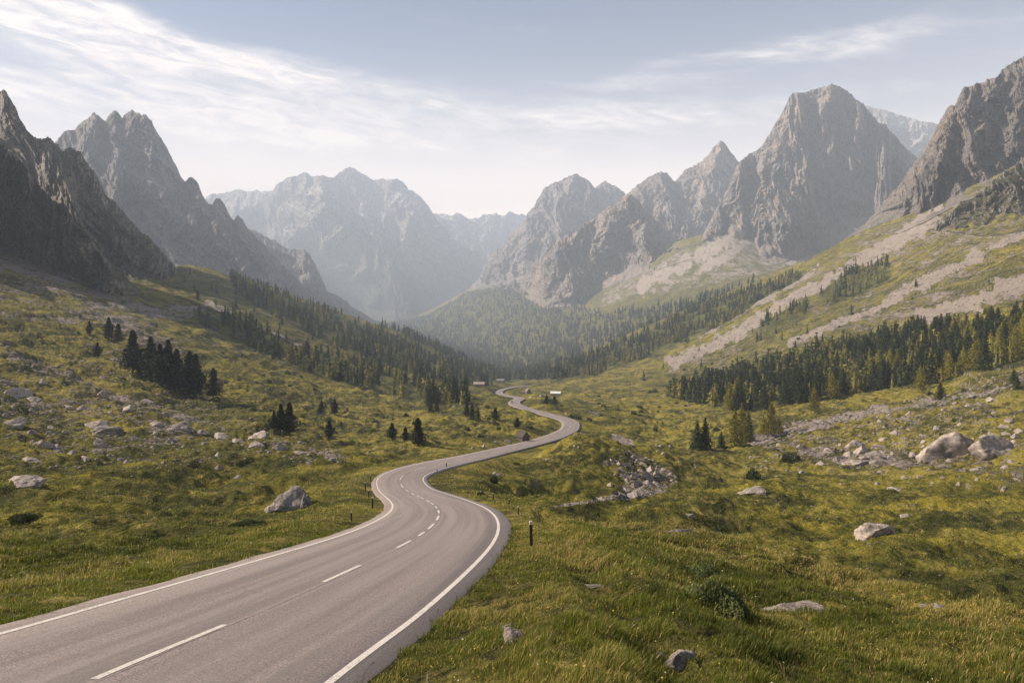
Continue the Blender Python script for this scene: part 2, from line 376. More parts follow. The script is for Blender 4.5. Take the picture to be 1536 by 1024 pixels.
M_TURF = terrain_material()
M_ROCK_NEAR = rock_face_material('crag_rock', (0.20, 0.185, 0.18), (0.54, 0.495, 0.47), 0.30, green=0.95, scree=0.3, sc=2.6)
M_ROCK = rock_face_material('cliff_rock', (0.105, 0.097, 0.103), (0.40, 0.362, 0.352), 0.8, green=0.25, scree=0.7, sc=1.0)
M_ROCK_SHADE = rock_face_material('shaded_cliff_rock', (0.112, 0.108, 0.120), (0.345, 0.325, 0.335), 0.25, green=0.25, scree=0.6, sc=1.1)  # shaded copy of the cliff rock, cool shadow tint put into its colour
M_ROCK_FAR = rock_face_material('distant_rock', (0.15, 0.13, 0.12), (0.27, 0.235, 0.21), 0.1, green=0.15, snow=0.9, scree=0.5, sc=0.6)
M_ROCK_SNOW = rock_face_material('snowy_rock', (0.14, 0.12, 0.10), (0.32, 0.28, 0.25), 0.3, snow=1.0, scree=0.8, sc=0.8)
M_BOULDER = boulder_material()
M_ASPHALT = asphalt_material()
M_PAINT = paint_material()
M_SPRUCE = needles_material('spruce_needles', (0.016, 0.026, 0.012), (0.056, 0.070, 0.022))
M_PINE = needles_material('stone_pine_needles', (0.010, 0.017, 0.010), (0.026, 0.034, 0.016), 0.2, 0.08)
M_LARCH = needles_material('larch_needles', (0.120, 0.125, 0.022), (0.33, 0.275, 0.052), 0.3, 0.3)
M_BARK = simple('bark', (0.035, 0.027, 0.020), (0.10, 0.08, 0.062), 6.0, 0.9, 0.02)
M_FOREST = tinted_material('forest_needles', (0.014, 0.024, 0.012), (0.29, 0.24, 0.050), 0.2, 0.8, mid=(0.062, 0.078, 0.022))
M_BUSH = needles_material('juniper_leaves', (0.045, 0.060, 0.026), (0.125, 0.145, 0.070), 0.35, 0.15)
M_GRASS = tinted_material('grass_blades', (0.022, 0.038, 0.005), (0.62, 0.44, 0.18), 0.42, 0.55, mid=(0.160, 0.178, 0.022))  # dark end puts the shading inside the grass into the blade colour
M_STALK = tinted_material('seed_stalks', (0.09, 0.05, 0.025), (0.40, 0.32, 0.15), 0.2, 0.8)
M_FLOWER = tinted_material('flower_heads', (0.60, 0.36, 0.05), (0.70, 0.66, 0.58), 0.3, 0.6, mid=(0.62, 0.50, 0.12))
M_POST = simple('dark_post_wood', (0.018, 0.014, 0.012), (0.050, 0.038, 0.030), 14.0, 0.7, 0.004)
M_BAND = simple('pale_post_band', (0.42, 0.34, 0.27), (0.62, 0.54, 0.45), 20.0, 0.6)
M_WOODWALL = simple('weathered_boards', (0.07, 0.055, 0.045), (0.17, 0.14, 0.12), 3.0, 0.85, 0.02)
M_STONEWALL = simple('rubble_wall', (0.16, 0.135, 0.115), (0.36, 0.32, 0.28), 4.0, 0.9, 0.03)
M_SHINGLE = simple('grey_shingles', (0.10, 0.085, 0.08), (0.24, 0.21, 0.19), 5.0, 0.85, 0.02)
M_PALEROOF = simple('pale_metal_roof', (0.62, 0.60, 0.57), (0.75, 0.73, 0.70), 2.0, 0.5)
M_PINKROOF = simple('faded_tiles', (0.24, 0.18, 0.15), (0.34, 0.27, 0.23), 5.0, 0.8)
M_WHITEWALL = simple('whitewash', (0.48, 0.44, 0.39), (0.66, 0.62, 0.56), 3.0, 0.85)
M_DARKGLASS = simple('dark_glass', (0.02, 0.022, 0.025), (0.04, 0.042, 0.045), 3.0, 0.25)
M_CARPAINT = simple('silver_car_paint', (0.42, 0.40, 0.38), (0.48, 0.46, 0.44), 2.0, 0.35)
M_TYRE = simple('tyre_rubber', (0.015, 0.015, 0.015), (0.03, 0.03, 0.03), 9.0, 0.9)

# ------------------------------------------------------------------ the road's centre line
CTRL = np.array([[-5.95, 7.12, -4.47], [-5.46, 9.7, -4.87], [-5.03, 12.97, -5.61], [-4.57, 15.47, -6.07], [-3.94, 21.1, -7.24], [-3.44, 29.05, -9.0], [-3.79, 40.5, -11.46], [-6.41, 59.83, -15.94], [-12.2, 84.62, -21.28], [-13.85, 92.02, -22.5], [-15.83, 100.55, -23.09], [-12.07, 113.57, -24.37], [-7.34, 140.06, -28.66], [-2.55, 183.19, -35.74], [11.26, 228.76, -41.36], [19.86, 261.11, -44.06], [21.57, 271.4, -44.92], [25.39, 306.2, -47.17], [13.62, 339.26, -49.2], [1.94, 392.64, -53.08], [0.1, 449.18, -57.65], [9.06, 516.03, -64.2], [-6.77, 617.95, -74.64], [-14.0, 720.0, -84.5], [-12.0, 800.0, -90.0], [6.0, 900.0, -97.5], [30.0, 1010.0, -108.0]])
def bspline(P, n=24):
    Q = np.vstack([2 * P[0] - P[1], P, 2 * P[-1] - P[-2]]); t = np.linspace(0, 1, n, endpoint=False)[:, None]
    return np.vstack([((1 - t) ** 3 * Q[i] + (3 * t ** 3 - 6 * t ** 2 + 4) * Q[i + 1] + (-3 * t ** 3 + 3 * t ** 2 + 3 * t + 1) * Q[i + 2] + t ** 3 * Q[i + 3]) / 6 for i in range(len(Q) - 3)])
RC0 = bspline(CTRL, 60)
s0 = np.r_[0, np.cumsum(np.linalg.norm(np.diff(RC0, axis=0), axis=1))]
# resample: fine near, coarser far
ss = [0.0]
while ss[-1] < s0[-1]: ss.append(ss[-1] + np.clip(0.25 + ss[-1] * 0.004, 0.25, 1.6))
RS = np.array(ss[:-1]); RC = np.c_[[np.interp(RS, s0, RC0[:, k]) for k in range(3)]].T
d = RC[0] - RC[4]; d /= np.linalg.norm(d)
pre = np.array([RC[0] + d * k for k in np.arange(6, 0, -0.5)]); RS = np.r_[np.arange(-6, 0, 0.5), RS]; RC = np.vstack([pre, RC])
RT = np.gradient(RC, axis=0); RNn = np.c_[RT[:, 1], -RT[:, 0]]; RNn /= np.linalg.norm(RNn, axis=1)[:, None]

# ------------------------------------------------------------------ terrain: one height table, then real relief
TABLE = {
 -770: [(3,2050),(5,1430),(8,990),(28,780),(56,670),(115,540),(230,380),(400,280),(900,220),(2500,330),(9800,440)],
 -300: [(3,2050),(5,1430),(8,1010),(14,915),(28,810),(56,720),(115,610),(230,480),(330,390),(500,330),(900,300),(1500,350),(9800,470)],
 0: [(3,2050),(5,1440),(8,1090),(12,952),(14,925),(20,872),(28,830),(40,790),(56,752),(80,718),(115,680),(160,635),(230,560),(330,480),(450,420),(600,380),(900,350),(1800,410),(9800,470)],
 200: [(3,2050),(5,1450),(8,1120),(11,1000),(15,895),(20,862),(28,825),(40,790),(56,758),(80,730),(115,697),(160,662),(230,600),(275,568),(330,530),(450,480),(600,445),(800,425),(1100,405),(1900,420),(9800,470)],
 300: [(3,2050),(5,1450),(8,1130),(11,1005),(16,866),(20,850),(28,822),(40,790),(56,764),(80,736),(115,703),(160,672),(230,632),(290,598),(330,575),(450,520),(600,478),(800,440),(1000,412),(1200,393),(1500,405),(2000,425),(3000,440),(9800,470)],
 400: [(3,2050),(5,1450),(8,1130),(11,1000),(17,838),(22,822),(28,805),(40,782),(56,761),(80,738),(115,708),(160,678),(210,645),(290,605),(400,562),(550,520),(800,475),(1050,445),(1300,430),(1700,445),(2500,455),(9800,470)],
 500: [(3,2050),(5,1450),(8,1120),(12,955),(20,808),(28,793),(40,775),(56,757),(80,737),(100,722),(115,705),(160,682),(230,655),(300,628),(400,595),(550,555),(750,520),(1000,495),(1350,466),(1900,478),(3000,485),(5000,482),(9800,470)],
 600: [(3,2050),(5,1450),(8,1110),(12,950),(20,850),(28,808),(40,777),(56,757),(80,741),(100,715),(115,700),(160,684),(230,662),(300,640),(400,612),(550,578),(750,548),(1000,525),(1350,497),(1900,506),(3000,500),(4300,484),(5200,484),(9800,470)],
 650: [(3,2050),(5,1450),(8,1105),(12,950),(20,850),(28,807),(40,775),(56,757),(80,740),(100,719),(118,701),(160,684),(230,659),(300,637),(450,602),(600,582),(750,563),(1000,546),(1350,521),(1900,530),(2700,512),(3400,486),(4200,464),(5000,472),(9800,470)],
 700: [(3,2050),(5,1450),(8,1100),(12,950),(20,850),(28,806),(40,773),(56,758),(80,740),(100,722),(120,702),(160,684),(230,656),(330,624),(450,602),(600,588),(800,572),(1000,560),(1350,545),(1800,552),(2400,530),(3100,490),(3700,448),(4300,430),(5200,440),(9800,468)],
 760: [(3,2050),(5,1450),(8,1095),(12,950),(20,855),(28,808),(40,775),(56,760),(80,750),(100,742),(120,718),(145,694),(180,677),(230,655),(330,624),(450,602),(600,593),(750,590),(950,584),(1200,576),(1600,568),(2000,548),(2700,500),(3500,430),(4200,412),(5500,440),(9800,468)],
 800: [(3,2050),(5,1450),(8,1095),(12,965),(20,862),(26,822),(35,792),(45,774),(55,766),(70,759),(85,756),(100,751),(118,738),(140,712),(165,690),(190,679),(215,663),(250,648),(330,622),(450,604),(600,594),(800,585),(1000,577),(1250,568),(1700,560),(2200,520),(3000,465),(3700,430),(4500,425),(9800,468)],
 900: [(3,2050),(5,1450),(8,1095),(12,972),(20,872),(28,822),(36,799),(42,795),(50,799),(60,788),(75,768),(88,757),(96,758),(106,766),(118,758),(132,726),(150,696),(162,685),(178,684),(205,676),(260,658),(330,637),(450,612),(600,596),(800,579),(1000,563),(1200,532),(1400,520),(1700,528),(2200,490),(2900,440),(3500,415),(5000,430),(9800,465)],
 1000: [(3,2050),(5,1450),(8,1100),(12,985),(20,880),(28,833),(36,812),(45,813),(60,789),(80,763),(105,742),(118,735),(130,739),(142,736),(158,715),(175,698),(190,694),(215,686),(260,668),(330,645),(450,613),(600,590),(800,564),(1000,538),(1200,505),(1420,475),(1750,482),(2100,455),(2400,398),(2700,362),(3100,360),(4000,385),(9800,465)],
 1100: [(3,2050),(5,1450),(8,1105),(12,990),(20,893),(28,850),(35,836),(46,840),(60,808),(80,778),(105,753),(130,736),(160,719),(200,697),(240,676),(280,661),(330,640),(400,614),(500,588),(650,558),(850,525),(1050,488),(1250,455),(1450,433),(1750,440),(2000,410),(2300,368),(2550,341),(3000,345),(3600,370),(9800,460)],
 1200: [(3,2050),(5,1450),(8,1110),(12,1000),(20,907),(28,872),(33,867),(45,875),(60,838),(80,798),(105,764),(130,741),(160,720),(200,695),(250,668),(300,640),(370,610),(450,584),(550,548),(700,500),(900,455),(1150,418),(1400,396),(1750,405),(2100,400),(2500,385),(3500,390),(9800,455)],
 1300: [(3,2050),(5,1450),(8,1115),(12,1010),(20,925),(29,895),(42,900),(58,858),(80,810),(105,768),(130,742),(160,715),(200,685),(250,655),(320,616),(400,580),(500,540),(650,490),(850,430),(1100,372),(1300,342),(1700,345),(2500,370),(9800,450)],
 1400: [(3,2050),(5,1450),(8,1120),(12,1020),(20,940),(25,922),(38,925),(55,870),(75,820),(105,768),(130,740),(160,708),(200,672),(250,638),(310,600),(380,560),(470,510),(600,450),(800,385),(1000,335),(1250,310),(1700,320),(9800,445)],
 1536: [(3,2050),(5,1450),(8,1125),(12,1030),(16,985),(21,957),(34,955),(50,885),(75,820),(105,762),(130,730),(160,695),(200,650),(250,605),(310,553),(380,502),(470,447),(600,380),(800,315),(1000,268),(1200,240),(1700,250),(9800,440)],
 1850: [(3,2050),(5,1450),(8,1130),(18,990),(30,955),(50,880),(75,800),(105,740),(160,650),(250,540),(380,420),(600,290),(1000,200),(1500,150),(3000,200),(9800,430)],
 2300: [(3,2050),(5,1450),(8,1140),(30,930),(75,760),(160,590),(380,340),(1000,100),(2000,100),(9800,430)],
}
xs = np.unique(np.concatenate([np.arange(-770, -30, 5.0), np.arange(-30, 1566, 1.25), np.arange(1566, 2301, 5.0)]))
lnD = np.linspace(math.log(2.6), math.log(11900), 1200)
DD = np.exp(lnD)
def interp_table():
    kx = np.array(sorted(TABLE)); rows = []
    for k in kx:
        a = np.array(TABLE[k], float); l = np.log(rem(a[:, 0])); t = (HY - a[:, 1]) / F
        rows.append(np.interp(lnD, l, t))
    T = np.array(rows).T                       # rows: depth, columns: table columns
    T = gsmooth(T, 5.0, 0)
    cx = np.arange(-770, 2301, 10.0)
    Tc = np.array([np.interp(cx, kx, T[i]) for i in range(len(lnD))])
    Tc = gsmooth(Tc, 2.6, 1)
    return np.array([np.interp(xs, cx, Tc[i]) for i in range(len(lnD))])
T = interp_table()
X2, D2 = np.meshgrid(xs, DD)
def tlook(A, px, D):
    px = np.asarray(px, float); D = np.asarray(D, float)
    fi = np.clip((np.log(D) - lnD[0]) / (lnD[1] - lnD[0]), 0, len(lnD) - 1.001); i = fi.astype(int); fi = fi - i
    j = np.clip(np.searchsorted(xs, px) - 1, 0, len(xs) - 2); fj = np.clip((px - xs[j]) / (xs[j + 1] - xs[j]), 0, 1)
    return (A[i, j] * (1 - fi) * (1 - fj) + A[i + 1, j] * fi * (1 - fj) + A[i, j + 1] * (1 - fi) * fj + A[i + 1, j + 1] * fi * fj)
# pull the surface to the road (broad correction)
rpx = HX + F * RC[:, 0] / RC[:, 1]; rt = RC[:, 2] / RC[:, 1]
ok = (RC[:, 1] > 3) & (RC[:, 1] < 1000)
res = rt[ok] - tlook(T, rpx[ok], RC[ok, 1])
gx = np.arange(-770, 2301, 12.0); gl = np.linspace(lnD[0], lnD[-1], 240)
num = np.zeros((len(gl), len(gx))); den = np.full_like(num, 0.6)
for k, (a, l, r_) in enumerate(zip(rpx[ok], np.log(RC[ok, 1]), res)):
    w = np.exp(-0.5 * ((gx[None] - a) / 70.0) ** 2 - 0.5 * ((gl[:, None] - l) / 0.085) ** 2)
    num += w * r_; den += w
corr = num / den
ci = np.array([np.interp(lnD, gl, corr[:, j]) for j in range(len(gx))]).T
T += np.array([np.interp(xs, gx, ci[i]) for i in range(len(lnD))])
# relief
WX = (X2 - HX) / F * D2; WY = D2.copy()
Z = T * D2
rd = np.full(Z.shape, 1e9); rz = np.zeros(Z.shape)
for i, D in enumerate(DD):
    m = np.abs(RC[:, 1] - D) < 14 + D * 0.01
    if not m.any() or D > 1050: continue
    c = RC[m]; j = np.where((xs > -700) & (xs < 1500))[0]
    dx = WX[i, j][:, None] - c[None, :, 0]; dy = D - c[None, :, 1]; dd = np.hypot(dx, dy); k = dd.argmin(1)
    tt = RT[m]; tt = tt / np.linalg.norm(tt[:, :2], axis=1)[:, None]; sp = np.linalg.norm(RT[m][:, :2], axis=1)
    ar = np.arange(len(j)); al = dx[ar, k] * tt[k, 0] + dy[0][k] * tt[k, 1]; al = np.where(np.abs(al) < sp[k] * 0.8, al, 0)
    rd[i, j] = np.sqrt(np.maximum(dd[ar, k] ** 2 - al ** 2, 0)); rz[i, j] = c[k, 2] + al * tt[k, 2]
away = sstep(rd, 4.5, 16.0)
away2 = sstep(rd, 3.6, 6.0)
Z += 4.5 * fbm(WX / 170, WY / 170, 3, 5) * sstep(D2, 420, 900) * away
Z += 2.0 * fbm(WX / 46 + WY / 160, WY / 52, 2, 15) * sstep(D2, 70, 220) * away * 0.9
Z += 1.7 * fbm(WX / 14, WY / 17, 2, 25) * sstep(D2, 16, 70) * away
hum = fbm(WX / 3.6, WY / 4.6, 3, 35)
Z += (0.42 * hum + 0.36 * np.abs(perlin(WX / 2.3, WY / 2.8, 77)) + 0.10 * perlin(WX / 1.1, WY / 1.4, 78)) * sstep(D2, 5, 16) * away * (1 - sstep(D2, 300, 500))
Z += 0.08 * fbm(WX / 0.8, WY / 0.9, 2, 45) * away2 * (1 - sstep(D2, 60, 110))
lnD2 = np.log(D2)
cD = np.log(np.interp(X2, [760, 900, 1000, 1100, 1200, 1300, 1400, 1536, 1800], [44, 43, 36, 35, 33, 29, 25, 21, 17]))
kx_ = sstep(X2, 800, 960) * away2
Z += kx_ * (0.75 * np.exp(-((lnD2 - cD) / 0.10) ** 2) - 2.3 * np.exp(-((lnD2 - cD - 0.36) / 0.19) ** 2))
Z += 3.4 * np.exp(-((lnD2 - math.log(158)) / 0.13) ** 2 - ((X2 - 890) / 85) ** 2) * away
Z -= 3.6 * np.exp(-((lnD2 - np.log(np.interp(X2, [760, 1050], [96, 126]))) / 0.085) ** 2 - ((X2 - 915) / 110) ** 2) * away
Z -= 3.0 * np.exp(-((lnD2 - math.log(66)) / 0.3) ** 2 - ((X2 - 380) / 130) ** 2) * away * 0.5
Z += 0.5 * np.exp(-((rd - 6.6) / 2.2) ** 2) * (X2 > 640) * (1 - sstep(D2, 30, 46))
kz = (D2 < 60) & (D2 > 7) & (X2 > 700) & (X2 < 1200)
ii_, jj_ = np.where(kz); yy_ = HY - F * Z[ii_, jj_] / D2[ii_, jj_]
q_ = pdist(X2[ii_, jj_] + 9 * perlin(WX[ii_, jj_] / 1.7, WY[ii_, jj_] / 1.7, 6), yy_, [(812, 772), (850, 822), (905, 876), (955, 930), (1000, 985), (1040, 1060)]) * D2[ii_, jj_] / F
Z[ii_, jj_] -= 0.26 * np.exp(-(q_ / 0.36) ** 2) - 0.12 * np.exp(-((q_ - 0.75) / 0.4) ** 2)
# small erosion steps on the slopes
Z += 0.95 * np.abs(perlin(WX / 9.0 + Z / 14.0, Z / 2.6, 91)) * sstep(D2, 90, 200) * (1 - sstep(D2, 700, 1000)) * away
Z += 0.22 * np.maximum(0, perlin(WX / 2.2, WY / 3.0, 64) - 0.15) * 3.0 * sstep(D2, 40, 110) * (1 - sstep(D2, 380, 600)) * away
# gullies on the far slopes
Z -= 16.0 * np.clip(ridged(WX / 330 + WY / 900, WY / 420, 3, 55) - 0.45, 0, 1) * sstep(D2, 1300, 2200)
# flatten at the road
f = sstep(rd, 3.75, 3.75 + np.clip(2.0 + D2 * 0.01, 2.0, 5.0))
tgt = rz - 0.035 - 0.0018 * D2
Z = np.where(rd < 60, tgt * (1 - f) + Z * f, Z)
# grassy verge lip just off the asphalt
Z += 0.05 * np.exp(-((rd - 4.5) / 0.5) ** 2) * (D2 < 80)
T = Z / D2; YP = HY - F * T
def gz(px, D): return float(tlook(Z, px, D))
def gxy(x, y): return gz(HX + F * x / y, y)
def gpix(px, py, dmin=4.0):
    """first point of the ground that shows at this pixel -> depth"""
    j = int(np.clip(np.searchsorted(xs, px), 0, len(xs) - 1)); yc = YP[:, j]
    k = np.where((yc <= py) & (DD > dmin))[0]
    if len(k) == 0: return 3000.0
    k = k[0]
    if k == 0: return DD[0]
    a = (yc[k - 1] - py) / max(1e-9, yc[k - 1] - yc[k])
    return float(DD[k - 1] * (1 - np.clip(a, 0, 1)) + DD[k] * np.clip(a, 0, 1))
# zones on the ground, fixed to the ground's own vertices
zone_ok = (X2 > -60) & (X2 < 1600)
def streak(A, poly, w, v, d0, d1):
    m = (D2 > d0) & (D2 < d1) & zone_ok
    i, j = np.where(m)
    x0 = min(p[0] for p in poly) - 3 * w; x1 = max(p[0] for p in poly) + 3 * w
    s = (X2[i, j] > x0) & (X2[i, j] < x1); i = i[s]; j = j[s]
    q = pdist(X2[i, j], YP[i, j], poly) + w * (0.75 * fbm(WX[i, j] / (4 + 0.012 * D2[i, j]), WY[i, j] / (7 + 0.022 * D2[i, j]), 4, 515, 0.65) + 0.05); A[i, j] = np.maximum(A[i, j], v * (1 - sstep(q, w * 0.55, w * 1.5)))
def area(A, poly, v, d0, d1, soft=0.0):
    m = (D2 > d0) & (D2 < d1) & zone_ok
    i, j = np.where(m); s = inpoly(X2[i, j], YP[i, j], poly); A[i[s], j[s]] = np.maximum(A[i[s], j[s]], v)
SCREE = np.zeros_like(Z); FOREST = np.zeros_like(Z); DRY_LIT = np.zeros_like(Z)
SCREE += 0.33 * sstep(D2, 60, 200)                     # stones lie about everywhere
A_ = 0
streak(SCREE, [(1600,398),(1536,422),(1470,448),(1409,465),(1385,476)], 13, 0.84, 200, 900)
streak(SCREE, [(1640,330),(1536,352),(1466,382),(1401,418),(1323,459),(1233,494),(1186,514)], 6, 0.85, 250, 1300)
streak(SCREE, [(1466,382),(1401,418),(1350,441)], 10, 0.84, 250, 1300)
streak(SCREE, [(1400,330),(1330,372),(1290,394),(1245,420),(1179,455),(1116,494),(1060,520),(1005,545)], 11, 0.84, 300, 1500)
streak(SCREE, [(1230,400),(1180,432),(1110,470),(1050,505)], 5, 0.7, 300, 1500)
streak(SCREE, [(1410,312),(1350,350),(1300,385)], 8, 0.95, 300, 1500)
streak(SCREE, [(1536,300),(1480,330),(1440,360),(1380,400)], 6, 0.6, 300, 1500)
streak(SCREE, [(1323,614),(1257,629),(1179,648),(1132,662)], 7, 0.8, 150, 500)
streak(SCREE, [(1560,556),(1480,590),(1400,600),(1330,618)], 6, 0.62, 120, 500)
area(SCREE, [(1120,640),(1330,610),(1536,560),(1536,730),(1400,700),(1250,715),(1130,680)], 0.45, 100, 500)
area(SCREE, [(0,560),(120,580),(260,640),(420,660),(560,690),(560,705),(400,690),(250,700),(0,705)], 0.44, 60, 400)
streak(SCREE, [(0,598),(60,612),(130,616),(215,632),(300,645),(400,660),(500,682)], 8, 0.56, 60, 400)
streak(SCREE, [(-40,365),(60,420),(150,462),(205,505),(235,520)], 18, 0.62, 150, 900)
streak(SCREE, [(0,520),(40,545),(110,565),(180,600),(330,640)], 8, 0.55, 60, 420)
streak(SCREE, [(310,452),(350,474),(390,496),(450,520)], 5, 0.8, 400, 1300)
streak(SCREE, [(380,520),(430,545),(520,575)], 4, 0.55, 250, 1300)
area(SCREE, [(925,672),(965,682),(1005,705),(1020,722),(985,742),(935,752),(915,742),(935,715),(900,695)], 0.43, 100, 260)
streak(SCREE, [(780,764),(830,760),(880,752),(940,743),(1000,736)], 3, 0.8, 70, 150)
streak(SCREE, [(921,655),(945,662)], 5, 0.9, 150, 400)
streak(SCREE, [(735,714),(748,706)], 3, 0.9, 60, 200)
area(SCREE, [(1000,560),(1100,490),(1200,420),(1310,345),(1400,320),(1536,250),(1600,250),(1600,470),(1400,470),(1200,520),(1060,560)], 0.50, 250, 1700)
streak(SCREE, [(-60,354),(0,376),(59,404),(117,430),(176,450),(235,470),(300,462)], 13, 0.62, 150, 1200)
area(SCREE, [(-60,370),(60,400),(200,460),(300,540),(330,590),(200,560),(100,500),(-60,460)], 0.5, 150, 900)
# scree cones under the cliffs
area(SCREE, [(1098,338),(1135,350),(1145,392),(1178,398),(1232,376),(1310,335),(1330,345),(1200,392),(1140,412),(1060,428),(1000,440),(960,440),(900,462),(905,440),(960,410),(1030,372)], 0.57, 1500, 6500)
streak(SCREE, [(1110,345),(1070,372),(1010,405),(960,430)], 13, 0.78, 1500, 6500)
streak(SCREE, [(1130,355),(1090,385),(1050,405)], 8, 0.74, 1500, 6500)
streak(SCREE, [(1145,392),(1190,392),(1240,372),(1320,332)], 7, 0.75, 1500, 6500)
streak(SCREE, [(820,405),(780,415),(740,428)], 5, 0.8, 1500, 8500)
streak(SCREE, [(700,440),(640,462),(600,482)], 5, 0.5, 1500, 8500)
FORESTS = {   # name: (polygon in the photo, min depth, max depth, trees per hectare, larch share)
 'left_band': ([(345,412),(420,440),(500,470),(590,503),(660,535),(745,566),(735,580),(660,575),(600,555),(540,535),(470,505),(400,468),(350,440)], 600, 1600, 80, 0.36),
 'left_lower': ([(285,462),(330,478),(380,488),(450,520),(540,545),(620,572),(690,592),(715,612),(650,612),(590,592),(520,578),(450,556),(400,535),(340,508),(300,488)], 330, 1100, 85, 0.42),
 'left_sparse': ([(260,400),(345,430),(480,500),(620,560),(560,570),(420,520),(300,470)], 400, 1400, 9, 0.3),
 'right_band': ([(995,592),(1050,606),(1110,618),(1190,606),(1290,588),(1400,575),(1545,545),(1545,486),(1480,498),(1400,505),(1290,515),(1210,535),(1120,562),(1040,582)], 270, 660, 560, 0.5),
 'upper_band': ([(818,562),(895,528),(1024,472),(1110,440),(1160,422),(1205,408),(1195,425),(1150,445),(1110,472),(1060,500),(1010,520),(950,545),(890,562),(840,572)], 700, 1700, 150, 0.5),
 'valley': ([(560,490),(640,474),(700,440),(760,424),(810,432),(850,455),(900,468),(980,460),(1060,440),(1130,425),(1149,414),(1024,470),(895,524),(817,560),(700,556),(640,525)], 1500, 5200, 60, 0.25),
 'valley_floor': ([(600,500),(700,548),(740,572),(850,570),(830,560),(760,545),(690,520)], 900, 3500, 90, 0.2),
 'right_upper': ([(1225,440),(1260,415),(1300,395),(1340,400),(1330,425),(1270,450),(1235,458)], 500, 1100, 70, 0.8),
 'right_mid': ([(1140,488),(1180,462),(1215,450),(1215,470),(1170,490),(1140,500)], 500, 1200, 80, 0.7),
 'right_sparse': ([(960,560),(1060,520),(1200,470),(1330,430),(1450,400),(1536,400),(1536,450),(1400,490),(1200,530),(1050,570),(960,600)], 300, 1300, 3.0, 0.3),
}
for k, (poly, a, b, den_, sh) in FORESTS.items():
    area(FOREST, poly, (0.62 if k == 'valley' else 1.0) if den_ > 45 else 0.35, rem(a) * 0.9, rem(b) * 1.1)
area(FOREST, [(1098,335),(1135,350),(1178,395),(1310,335),(1330,345),(1200,395),(1100,432),(1000,470),(900,475),(880,440),(960,410),(1030,372)], 0.5, 1500, 6500)
FOREST = np.maximum(FOREST, 0.36 * np.exp(-((lnD2 - cD - 0.45) / 0.24) ** 2) * sstep(X2, 860, 1000) * (0.5 + 0.5 * np.clip(fbm(WX / 6, WY / 6, 3, 717) * 1.5 + 0.6, 0, 1)))  # shade of the hollow behind the knoll crest, painted into the ground
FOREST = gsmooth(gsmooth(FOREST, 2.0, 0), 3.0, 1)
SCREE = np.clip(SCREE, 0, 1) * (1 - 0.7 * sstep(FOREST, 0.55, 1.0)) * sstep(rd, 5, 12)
SCREE = np.maximum(SCREE, 0.55 * np.exp(-((rd - 3.75) / 0.42) ** 2) * (D2 < 120))
DRY_LIT = 0.75 * np.exp(-((rd - 6.0) / 2.5) ** 2) * (D2 < 140)
i_ = (D2 > 20) & (D2 < 60) & (X2 > 760)
DRY_LIT = np.maximum(DRY_LIT, np.where(i_, 1.0 * np.exp(-((lnD2 - cD + 0.05) / 0.14) ** 2), 0))  # straw crest of the knoll, its golden light put into the colour
V = np.c_[WX.ravel(), WY.ravel(), Z.ravel()]
me = mesh_np('ground', V, [grid_faces(len(DD), len(xs))], [M_TURF], True, {'scree': SCREE.ravel(), 'forest': FOREST.ravel(), 'dry_lit': DRY_LIT.ravel()})
ground = obj('ground', me); tag(ground, kind='structure')
ZMIN = float(Z.min())

# ------------------------------------------------------------------ road and markings
def ribbon(offs, dz, s_from=None, s_to=None, drop_edges=0.0):
    m = np.ones(len(RS), bool)
    if s_from is not None:
        sx = np.linspace(s_from, s_to, max(3, int((s_to - s_from) / 0.4) + 2))
        C = np.c_[[np.interp(sx, RS, RC[:, k]) for k in range(3)]].T; Nn = np.c_[[np.interp(sx, RS, RNn[:, k]) for k in range(2)]].T
    else: sx, C, Nn = RS, RC, RNn
    V = []; U = []
    for k, o in enumerate(offs):
        o = np.asarray(o) * np.ones(len(sx)); z = C[:, 2] + dz
        if drop_edges and k in (0, len(offs) - 1): z = z - drop_edges
        V.append(np.c_[C[:, 0] + Nn[:, 0] * o, C[:, 1] + Nn[:, 1] * o, z]); U.append(np.c_[sx, o, 0 * sx])
    V = np.stack(V, 1).reshape(-1, 3); U = np.stack(U, 1).reshape(-1, 3)
    return V, U, grid_faces(len(sx), len(offs))
wr = 3.38 + 0.10 * np.array([mnoise.noise(Vector((s * 0.6, 1.3, 0))) for s in RS]) + np.interp(RS, [0, 15, 25, 36, 50], [0.0, 0.0, 0.1, 0.15, 0.05])
wl = 3.45 + 0.10 * np.array([mnoise.noise(Vector((s * 0.6, 7.3, 0))) for s in RS])
V, U, Fc = ribbon([-wl - 0.25, -wl, -wl * 0.6, -1.0, 0.0, 1.0, wr * 0.6, wr, wr + 0.25], 0.0, drop_edges=0.22)
# gentle crown
me = mesh_np('road', V, [Fc[:, ::-1]], [M_ASPHALT], True, {'road_uv': U}); road = obj('road', me); tag(road, kind='structure')
for sgn in (-1, 1):
    V, U, Fc = ribbon([sgn * 3.0 - 0.062, sgn * 3.0 + 0.062], 0.006)
    o = obj('edge_line', mesh_np('edge_line', V, [Fc[:, ::-1]], [M_PAINT], True), road); tag(o, kind='structure')
dashes = [(-4.5,-1.5),(2.6,5.9),(10.3,13.1),(17.4,19.9),(21.7,23.4),(24.9,27.8),(30.2,33.6),(36.5,40),(43,46),(48.6,52),(53.5,57),(60.5,63.5),(65,68),(70.5,74),(77,81),(85,89),(93,97),(102,107),(113,118),(124,129),(136,141),(148,154)]
dashes += [(160 + k * 13, 166 + k * 13) for k in range(14)]
for a, b in dashes:
    V, U, Fc = ribbon([-0.055, 0.055], 0.006, a, b)
    o = obj('centre_dash', mesh_np('centre_dash', V, [Fc[:, ::-1]], [M_PAINT], True), road); tag(o, kind='structure')

